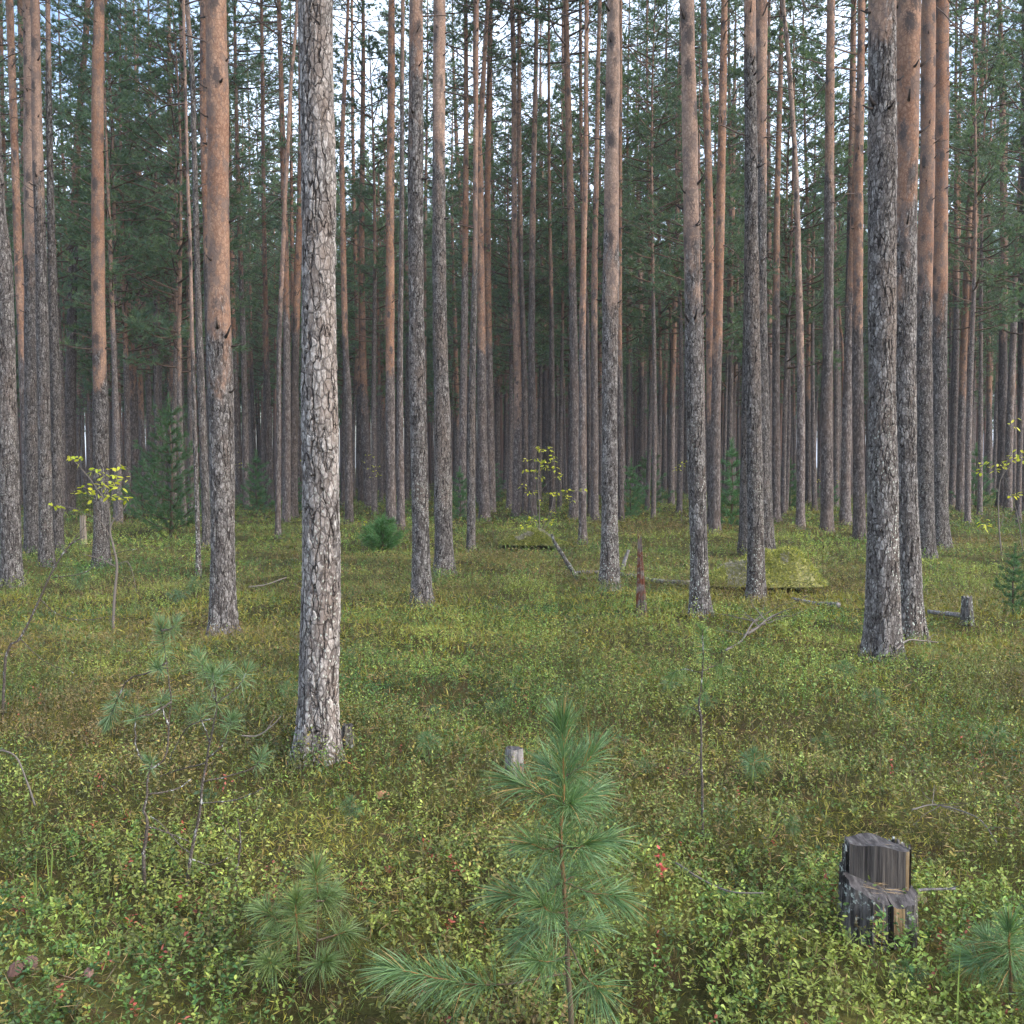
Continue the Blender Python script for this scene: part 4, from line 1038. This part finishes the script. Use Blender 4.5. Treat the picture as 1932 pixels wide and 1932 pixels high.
leafy('yellow leaved sapling standing at the centre, left of the leaning dead pole', 21.0,
      [([(1016, 1010), (1018, 960), (1015, 910), (1020, 870), (1028, 848)], .012, .004), ([(1016, 1000), (1004, 960), (1000, 930), (990, 905)], .008, .003), ([(1018, 1005), (1040, 960), (1048, 930), (1075, 935)], .008, .003), ([(1020, 1005), (1036, 985), (1044, 945)], .006, .003), ([(1018, 930), (1040, 905), (1060, 895)], .005, .002)],
      zt([(250, 1310), (270, 1325), (290, 1310), (240, 1330), (310, 1330), (150, 1400), (200, 1395), (240, 1400), (260, 1420), (300, 1395), (340, 1370), (330, 1415), (270, 1440), (130, 1480), (170, 1480), (230, 1475), (260, 1460), (330, 1480), (350, 1450), (310, 1450), (250, 1535), (215, 1525), (360, 1525), (410, 1510), (120, 1590), (160, 1640), (190, 1630), (330, 1650), (310, 1640), (360, 1640), (430, 1620), (440, 1665), (470, 1695), (240, 1710), (330, 1770), (150, 1810), (180, 1825), (110, 1880), (180, 1880), (310, 1830), (330, 1855), (290, 1920), (560, 1615), (510, 1615)], 956, 503),
      .085, 62, (1016, 1010), 5, 4)
leafy('yellow leaved sapling with big pale leaves at the right edge', 19.0,
      [([(1890, 1045), (1886, 1010), (1884, 975), (1884, 935), (1890, 900), (1915, 870)], .016, .005), ([(1886, 995), (1893, 975), (1889, 965)], .006, .004), ([(1930, 1040), (1922, 985), (1908, 930), (1895, 900)], .010, .004), ([(1885, 930), (1868, 905), (1850, 885)], .006, .003), ([(1890, 900), (1905, 855), (1916, 815)], .005, .003)],
      zt([(1615, 1450), (1620, 1480), (1690, 1420), (1740, 1420), (1755, 1445), (1720, 1470), (1810, 1440), (1850, 1380), (1880, 1360), (1840, 1400), (1900, 1340), (1920, 1370), (1910, 1410), (1840, 1660), (1870, 1650), (1890, 1640), (1640, 1850), (1665, 1870), (1635, 1880), (1850, 1160), (1865, 1105), (1870, 2120), (1930, 1420), (1940, 1380), (1930, 1345)], 1429, 503),
      .10, 63, (1890, 1045), 8, 3)
SMALLY = 'small yellow leaved saplings scattered in the shade'
for k, (x, y, lv) in enumerate(((700, 965, [(694, 858), (700, 862), (690, 872), (702, 878), (712, 880), (695, 886), (708, 890), (706, 900), (714, 894)]),
                                (686, 1000, [(684, 984), (692, 982), (688, 988)]),
                                (455, 950, [(455, 855), (463, 868), (453, 874), (458, 880)]),
                                (545, 955, [(537, 863), (541, 860), (566, 860), (567, 868), (545, 880)]),
                                (1284, 985, [(1274, 888), (1289, 872), (1286, 878), (1293, 870), (1279, 884)]),
                                (1545, 960, [(1538, 908), (1548, 906), (1575, 908), (1580, 910)]))):
    leafy('small yellow leaved sapling, a few leaves on a thin stem in the shade', depth_of(y), [([(x, y), (x + 3, (y + lv[0][1]) / 2), (lv[0][0], lv[0][1])], .008, .003)], lv, .085, 70 + k, (x, y), 5, 3, group=SMALLY)

# ------------------------------------------------------------------ stumps, snags, logs, branches
def prism(g, outline, zt_, zb, m_side, m_top, rows=10, side_m=None, flare=0.0, patch=False):
    """outline (n,2) counter-clockwise, top height per point zt_; side wall and capped top"""
    n = len(outline); f = np.linspace(0, 1, rows)
    c = outline.mean(0)
    V = []
    for k in f:
        s = 1 + flare * (1 - k) ** 2
        V.append(np.stack([c[0] + (outline[:, 0] - c[0]) * s, c[1] + (outline[:, 1] - c[1]) * s, zb + (zt_ - zb) * k], 1))
    V = np.concatenate(V)
    i = np.arange(rows - 1)[:, None] * n; j = np.arange(n)[None]; kk = (j + 1) % n
    Q = np.stack([i + j, i + kk, i + n + kk, i + n + j], -1)
    sm = np.full(n, m_side) if side_m is None else side_m
    for mm in np.unique(sm):
        q = Q[:, sm == mm]
        if patch and mm == 2:
            g.add(V, None, q[:int(rows * .5)].reshape(-1, 4), m_side); q = q[int(rows * .5):]
        g.add(V, None, q.reshape(-1, 4), int(mm))
    top = V[-n:]; rings = [top]
    for s in (.97, .7, .4):
        ring = np.stack([c[0] + (outline[:, 0] - c[0]) * s, c[1] + (outline[:, 1] - c[1]) * s, zt_ * s + zt_.mean() * (1 - s)], 1)
        rings.append(ring)
    W = np.concatenate(rings + [np.array([[c[0], c[1], zt_.mean()]])])
    i = np.arange(3)[:, None] * n
    Q = np.stack([i + j, i + kk, i + n + kk, i + n + j], -1).reshape(-1, 4)
    jj = np.arange(n); T = np.stack([3 * n + jj, 3 * n + (jj + 1) % n, np.full(n, 4 * n)], 1)
    g.add(W, T, Q, m_top)

def big_stump():
    p = on_ground(1654, 1778, -.02); p[2] = float(terrain(p[0], p[1])) ; cy0 = p[1] + .10
    base = np.array([p[0] * cy0 / p[1], cy0, p[2]])
    t = empty('tree_stump', base); tag(t, 'dark grey stump cut in two steps in the right foreground', 'stump')
    r = np.random.default_rng(4)
    n = 160; an = np.arange(n) / n * 2 * np.pi
    rad = .122 * (1 + .05 * np.cos(3 * an + 1) + .035 * np.cos(7 * an) + .03 * np.cos(13 * an + 2) + .02 * r.normal(size=n))
    split = np.exp(-((an - 4.80) / .035) ** 2); rad = rad - .045 * split - .016 * np.exp(-((an - 5.15) / .16) ** 2)
    out = np.stack([rad * np.cos(an), rad * np.sin(an)], 1)
    g0 = -base[2] * 0
    h = .190 - .030 * out[:, 0] / .12 + .040 * (out[:, 1] / .12) + .008 * r.normal(size=n) * 0 - .02 * np.exp(-((an - 5.1) / .25) ** 2)
    m = np.zeros(n, int); m[(an > 4.84) & (an < 5.25)] = 2; m[(an > 4.70) & (an <= 4.84)] = 3
    g = Geo(); prism(g, out, h, -.08, 0, 1, 16, m, .16, True)
    # wall relief
    link('base', g.mesh('base', [STUMPBARK, TOPWOOD, TANWOOD, CUTWOOD], False), t)
    # upper block: back half with a flat sawn face
    a2 = np.linspace(-.10, np.pi + .10, 70)
    arc = np.stack([.104 * np.cos(a2), .004 + .104 * np.sin(a2)], 1) * (1 + .03 * np.cos(5 * a2))[:, None]
    xs = np.linspace(arc[-1, 0], arc[0, 0], 40)[1:-1]
    face = np.stack([xs, np.interp(xs, [arc[-1, 0], 0, arc[0, 0]], [arc[-1, 1], -.030, arc[0, 1] - .01]) + r.normal(0, .0007, 38)], 1)
    ol = np.concatenate([arc, face])
    sm = np.concatenate([np.zeros(70, int), np.full(38, 2)]); sm[69] = 2; sm[0] = 3; sm[-3:] = 3
    ht = .312 - .012 * ol[:, 0] / .1 + .006 * np.cos(ol[:, 0] * 40)
    g = Geo(); prism(g, ol, ht, .14, 0, 1, 10, sm, 0)
    link('top_block', g.mesh('top_block', [STUMPBARK, TOPWOOD, CUTWOOD, TANWOOD], False), t)
    # bark shell left standing round the back of the block
    g = Geo(); a3 = np.linspace(-.08, np.pi + .08, 60); rr = 1 + .025 * r.normal(size=60)
    o_ = np.stack([.113 * np.cos(a3) * rr, .006 + .114 * np.sin(a3) * rr], 1); i_ = np.stack([.1065 * np.cos(a3), .006 + .107 * np.sin(a3)], 1)
    zt2 = .300 + .010 * r.normal(size=60)
    V = np.concatenate([np.c_[o_, np.full(60, .14)], np.c_[o_, zt2], np.c_[i_, zt2 - .004], np.c_[i_, np.full(60, .14)]])
    j = np.arange(59)[None]; i = np.arange(3)[:, None] * 60
    g.add(V, None, np.stack([i + j, i + j + 1, i + 60 + j + 1, i + 60 + j], -1).reshape(-1, 4), 0)
    link('bark_shell', g.mesh('bark_shell', [STUMPBARK], False), t)
big_stump()

def snag(name, label, cat, base_px, top_px, w0, w1, mats, seed, jag=.1, seg=28, taper=1.0, split=0.0):
    r = np.random.default_rng(seed)
    b0 = on_ground(*base_px); Y = b0[1]; base = np.array([b0[0], Y, float(terrain(b0[0], Y))])
    tp = at(top_px[0], top_px[1], Y) - base
    n = 16; f = np.linspace(0, 1, n); an = np.arange(seg) / seg * 2 * np.pi
    rad = (w0 + (w1 - w0) * f ** taper) / FPX * Y / 2
    lob = 1 + .10 * np.cos(3 * an + seed) + .07 * np.cos(7 * an) + .05 * r.normal(size=seg)
    jz = jag * tp[2] * (vnoise(np.cos(an) * 3 + 5, np.sin(an) * 3 + 5, .9, seed) - .2 + .25 * r.normal(size=seg)) * 1.2
    V = []
    for k in range(n):
        w = lob * rad[k] * (1 + .25 * np.exp(-f[k] * tp[2] / .06))
        V.append(np.stack([tp[0] * f[k] + w * np.cos(an), tp[1] * f[k] + w * np.sin(an), -.06 + (tp[2] + .06) * f[k] + jz * f[k] ** 3], 1))
    V = np.concatenate(V + [np.array([[tp[0], tp[1], tp[2] * .93]])])
    i = np.arange(n - 1)[:, None] * seg; j = np.arange(seg)[None]; kk = (j + 1) % seg
    Q = np.stack([i + j, i + kk, i + seg + kk, i + seg + j], -1).reshape(-1, 4)
    jj = np.arange(seg); T = np.stack([(n - 1) * seg + jj, (n - 1) * seg + (jj + 1) % seg, np.full(seg, n * seg)], 1)
    g = Geo(); g.add(V, None, Q, 0); g.add(V, T, None, min(1, len(mats) - 1))
    tag(link(name, g.mesh(name, mats, False), None, base), label, cat)
snag('tree_stump', 'little square-topped grey stump beside the central sapling', 'stump', (968, 1462), (969, 1412), 36, 31, [GREYWOOD, TOPWOOD], 31, .02)
snag('tree_stump', 'small dark stump tucked against the right foot of the widest grey pine', 'stump', (654, 1405), (655, 1368), 24, 19, [STUMPBARK, TOPWOOD], 32, .06)
snag('tree_stump', 'pale broken stump behind the yellow leaves at left', 'stump', (158, 1022), (156, 976), 13, 10, [wood_material('pale_broken_wood', (.28, .23, .18), (.10, .08, .06), None, (40, 40, 3)), TANWOOD], 33, .12)
snag('tree_snag', 'broken stump with rusty red rotten wood, tapering to a splinter', 'stump', (1211, 1170), (1207, 1022), 26, 8, [REDWOOD, REDWOOD], 34, .10, taper=.8)
snag('tree_stump', 'short dark ragged stump at the end of a fallen log, far right', 'stump', (1827, 1182), (1825, 1128), 24, 17, [STUMPBARK, GREYWOOD], 35, .10)

def pole(name, label, pts, w0, w1, mat, seed, Y0=None, lift=0.0, group=None, cat='log', twigs=0, ylen=.3):
    """a piece of dead wood whose photo points lie on the ground (or at depth Y0)"""
    r = np.random.default_rng(seed)
    if Y0 is None:
        W = np.array([on_ground(x, y) for x, y in pts]); W[:, 2] = terrain(W[:, 0], W[:, 1]) + lift
    else: W = np.array([at(x, y, Y0) for x, y in pts])
    base = W[0].copy(); P = smooth_path(W - base, 26)
    Y = W[:, 1].mean(); a, b_ = w0 / FPX * Y / 2, w1 / FPX * Y / 2
    P += r.normal(0, .04, P.shape) * a
    g = Geo(); tube(g, P, np.linspace(a, b_, 26) * (1 + .08 * r.normal(size=26)), 12, 0, (.15, .13, .115))
    for k in range(twigs):
        i = r.integers(5, 25); d = unit(P[min(i + 1, 25)] - P[i - 1]); q = unit(d + r.normal(0, .8, 3) * np.array([1, 1, .35]) + [0, 0, .15])
        l = ylen * r.uniform(.3, 1); s = np.linspace(0, 1, 6)[:, None]
        B = P[i] + q * l * s + np.cumsum(r.normal(0, .035, (6, 3)), 0) * l * s
        tube(g, B, np.linspace(b_ * .9, b_ * .35, 6), 5, 0, np.array([.15, .125, .11]) * r.uniform(.6, 1.2), False)
    tag(link(name, g.mesh(name, [mat], True), None, base), label, cat, group)
pole('dead_pole', 'dark dead pole leaning left, its foot by the fallen log near centre', [(1090, 1092), (1068, 1058), (1046, 1022), (1041, 1008)], 10, 4, STUMPBARK, 1, depth_of(1094))
pole('dead_pole', 'short dead stick leaning right between the pale pinkish pine and the red stump', [(1174, 1075), (1180, 1055), (1186, 1038)], 9, 6, GREYWOOD, 2, depth_of(1078))
pole('fallen_log', 'long grey fallen log running behind the red broken stump', [(1078, 1078), (1130, 1084), (1190, 1092), (1240, 1099), (1300, 1107)], 7, 8, GREYWOOD, 3, None, .045)
pole('fallen_log', 'short silvery fallen log in front of the bright moss mound', [(1495, 1134), (1530, 1140), (1562, 1146), (1582, 1150)], 6, 9, GREYWOOD, 4, None, .06)
pole('fallen_log', 'pale weathered fallen log lying against the short stump at far right', [(1752, 1168), (1775, 1173), (1800, 1177), (1822, 1180)], 8, 11, GREYWOOD, 5, None, .07)
pole('fallen_branch', 'pale bent dead branch lying in the brown heath right of the spotted pine', [(1410, 1222), (1430, 1212), (1450, 1190), (1468, 1168)], 5, 3, TWIG, 6, None, .12, None, 'branch', 9, .5)
pole('fallen_branch', 'dark tangled dead branch in the brown heath left of the biggest right-hand pine', [(1370, 1260), (1400, 1235), (1420, 1205), (1440, 1180)], 4, 2, TWIG, 7, None, .12, None, 'branch', 12, .6)
pole('fallen_branch', 'grey stick poking out right of the two-step stump', [(1722, 1712), (1750, 1708), (1780, 1706), (1802, 1704)], 6, 4, GREYWOOD, 8, None, .10, None, 'branch', 1, .05)
pole('fallen_branch', 'thin bent branch with side twigs above the two-step stump', [(1720, 1566), (1760, 1560), (1810, 1570), (1850, 1590), (1880, 1625)], 3, 2, TWIG, 9, None, .13, None, 'branch', 7, .2)
pole('fallen_branch', 'thin dark twig sloping down right of the red leaved sprig', [(1275, 1668), (1330, 1692), (1380, 1722), (1440, 1732)], 4, 2.5, TWIG, 10, None, .10, None, 'branch', 1, .05)
pole('fallen_branch', 'curved grey twig arching at the left edge below the leaning bare stem', [(66, 1520), (52, 1478), (30, 1428), (0, 1416), (-20, 1420)], 4, 2, TWIG, 11, depth_of(1545), 0, None, 'branch', 1, .1)
pole('fallen_branch', 'thin pale twig with rusty dead needles left of the widest grey pine', [(455, 1388), (485, 1388), (510, 1372), (530, 1352)], 3, 2, TWIG, 12, 4.6, 0, None, 'branch', 1, .08)
pole('fallen_branch', 'dead branch with bare twigs right of the biggest right-hand pine', [(1690, 1262), (1712, 1246), (1740, 1238), (1770, 1236)], 4, 2, TWIG, 13, None, .12, None, 'branch', 4, .25)
pole('fallen_branch', 'straight pale twig on the moss left of the two-tone orange pine foot', [(470, 1114), (500, 1108), (540, 1100)], 3, 2, TWIG, 14, None, .10, None, 'branch', 1, .1)

# ------------------------------------------------------------------ moss mounds, grass, red sprig
def mound(label, x, y, wpx, hpx, seed, bright):
    r = np.random.default_rng(seed)
    p = on_ground(x, y); Y = p[1]; rx = wpx / FPX * Y / 2; hz = hpx / FPX * Y
    base = np.array([p[0], Y + rx * .6, float(terrain(p[0], Y)) + .09])
    na, nr = 72, 22; an = np.arange(na) / na * 2 * np.pi; f = np.linspace(0, 1, nr)
    X = f[:, None] * rx * np.cos(an)[None]; Yg = f[:, None] * rx * .62 * np.sin(an)[None]
    X = X * (1 + .12 * np.cos(3 * an + seed)[None]); Yg = Yg * (1 + .10 * np.cos(2 * an)[None])
    Z = hz * (1 - f[:, None] ** 2) ** 1.0 * (1 + .25 * (X / rx)) + (vnoise(X + 9, Yg + 9, .16, seed) - .5) * .11 * (1 - f[:, None] ** 4) + (vnoise(X + 3, Yg + 3, .38, seed + 1) - .5) * .20 * (1 - f[:, None] ** 3)
    V = np.stack([X, Yg, Z], -1).reshape(-1, 3)
    i = np.arange(nr - 1)[:, None] * na; j = np.arange(na)[None]; k = (j + 1) % na
    Q = np.stack([i + j, i + na + j, i + na + k, i + k], -1).reshape(-1, 4)
    g = Geo(); g.add(V, None, Q, 0, np.array([.15, .14, .035]) * bright)
    n = 16000; u = np.sqrt(r.random(n)); a = r.uniform(0, 2 * np.pi, n)
    x_ = u * rx * np.cos(a) * (1 + .12 * np.cos(3 * a + seed)); y_ = u * rx * .62 * np.sin(a) * (1 + .10 * np.cos(2 * a))
    z_ = hz * (1 - u ** 2) ** 1.0 * (1 + .25 * (x_ / rx)) + (vnoise(x_ + 9, y_ + 9, .16, seed) - .5) * .11 * (1 - u ** 4) + (vnoise(x_ + 3, y_ + 3, .38, seed + 1) - .5) * .20 * (1 - u ** 3)
    c = np.array([.29, .285, .065]) * bright * r.uniform(.5, 1.25, (n, 1)); gr = r.random(n) < .35; c[gr] = np.array([.10, .14, .04])
    pale = vnoise(x_ + 7, y_ + 2, .20, seed + 4) > .70; c[pale] = np.array([.36, .33, .27]) * r.uniform(.5, 1.1, (pale.sum(), 1))
    leaf_quads(g, np.stack([x_, y_, z_], 1), r.uniform(0, 6.28, n), r.normal(.4, .5, n), r.uniform(-1.4, 1.4, n), r.uniform(.02, .06, n), r.uniform(.006, .014, n), c)
    tag(link('moss_mound', g.mesh('moss_mound', [LEAF], False), None, base), label, 'mound')
mound('bright yellow green moss mound right of the dark grey pine', 1462, 1120, 250, 60, 3, 1.4)
mound('low olive moss mound at the foot of the central yellow sapling', 1000, 1034, 130, 24, 6, 1.0)

def grass(label, x, y, blades, seed):
    r = np.random.default_rng(seed); p = on_ground(x, y); base = np.array([p[0], p[1], float(terrain(p[0], p[1]))]); g = Geo()
    for dx, dy, ex in blades:
        tip = at(x + dx, y - dy, p[1]) - base; el = at(x + ex, y - dy * .55, p[1]) - base
        P = smooth_path(np.array([[0, 0, 0], el * .8, el, tip]), 12); s = np.array([.0035, 0, 0]) * np.linspace(1, .15, 12)[:, None]
        V = np.stack([P - s, P + s], 1).reshape(-1, 3); i = np.arange(11)[:, None] * 2
        g.add(V, None, i + np.array([[0, 1, 3, 2]]), 0, np.array([.20, .27, .07]) * r.uniform(.8, 1.2))
    tag(link('grass_tuft', g.mesh('grass_tuft', [LEAF], True), None, base), label, 'grass')
grass('tall folded grass blade at the left, upper one of two', 94, 1640, [(72, 92, 6), (-8, 48, -6)], 1)
grass('short upright grass blades at the left, lower ones of two', 68, 1692, [(1, 82, 0), (-20, 55, -5)], 2)
grass('arching pale grass blades right of the thin lone sapling', 1450, 1568, [(-8, 75, 4), (-45, 48, -8), (40, 20, 22), (28, 66, 20)], 3)
grass('thin upright grass blade in front of the pine at the bottom right', 1806, 1900, [(6, 110, 3)], 4)

def sprig(label, x, y, seed, col, n=14, spread=14):
    r = np.random.default_rng(seed); p = on_ground(x, y); base = np.array([p[0], p[1], float(terrain(p[0], p[1]))]); gS, gL = Geo(), Geo()
    top = np.array([.01, 0, .17]); tube(gS, [[0, 0, -.01], top * .5 + [.005, 0, 0], top], [.0016, .0013, .001], 5, 0, (.2, .1, .05))
    f = r.uniform(.45, 1.05, n); c = f[:, None] * top + r.normal(0, .008, (n, 3))
    leaf_quads(gL, c, r.uniform(0, 6.28, n), r.normal(.4, .4, n), r.normal(0, .5, n), r.uniform(.016, .026, n), r.uniform(.009, .014, n), np.array(col) * r.uniform(.75, 1.25, (n, 1)), 0, True)
    t = empty('bilberry_sprig', base); tag(t, label, 'sprig')
    link('stem', gS.mesh('stem', [TWIG]), t); link('leaves', gL.mesh('leaves', [LEAF], False), t)
sprig('bright red leaved bilberry sprig right of the central sapling', 1244, 1690, 1, (.55, .10, .09), 22)
def flake(name, label, cat, x, y, L, W, col, seed, tilt=.3):
    r = np.random.default_rng(seed); p = on_ground(x, y); base = np.array([p[0], p[1], float(terrain(p[0], p[1])) + .035]); g = Geo()
    u = np.linspace(-1, 1, 12); v = np.linspace(-1, 1, 7); U, Vv = np.meshgrid(u, v, indexing='ij')
    wv = np.sqrt(np.clip(1 - U ** 2, 0, 1)) * (1 + .15 * r.normal(size=U.shape))
    a = r.uniform(-.5, .5); X = U * L / 2; Yv = Vv * wv * W / 2; Z = tilt * Yv + .35 * W * (1 - Vv ** 2) * (1 - U ** 2) + r.normal(0, .03 * W, U.shape)
    P = np.stack([X * math.cos(a) - Yv * math.sin(a), X * math.sin(a) + Yv * math.cos(a), Z], -1).reshape(-1, 3)
    P2 = P - [0, 0, .004]; i = np.arange(11)[:, None] * 7; j = np.arange(6)[None]
    Q = np.stack([i + j, i + 7 + j, i + 8 + j, i + 1 + j], -1).reshape(-1, 4)
    g.add(np.concatenate([P, P2]), None, np.concatenate([Q, Q[:, ::-1] + 84]), 0, np.array(col) * r.uniform(.8, 1.2, (168, 1)))
    tag(link(name, g.mesh(name, [TWIG], False), None, base), label, cat)
flake('fallen_leaf', 'dark brown curled leaf at the bottom left corner, lower one of two', 'leaf', 29, 1853, .055, .04, (.13, .075, .06), 1, .8)
flake('fallen_leaf', 'dark brown curled leaf at the bottom left corner, upper one of two', 'leaf', 57, 1840, .055, .035, (.12, .072, .06), 2, .8)
flake('fallen_leaf', 'brown pointed leaf among bilberries below the left saplings', 'leaf', 168, 1858, .03, .02, (.20, .12, .10), 3, .9)
flake('bark_chip', 'pale brown bark chip right of the central sapling, above the red sprig', 'bark', 1310, 1640, .06, .03, (.30, .20, .13), 4, .4)
flake('bark_chip', 'orange brown bark flake left of the little square-topped stump', 'bark', 722, 1495, .07, .04, (.36, .19, .10), 5, .7)
flake('bark_chip', 'pale bark chip just right of the two-step stump', 'bark', 1738, 1690, .05, .03, (.30, .25, .17), 6, .6)
sprig('green bilberry sprig in front of the two-step stump', 1660, 1785, 2, (.11, .20, .05), 22)
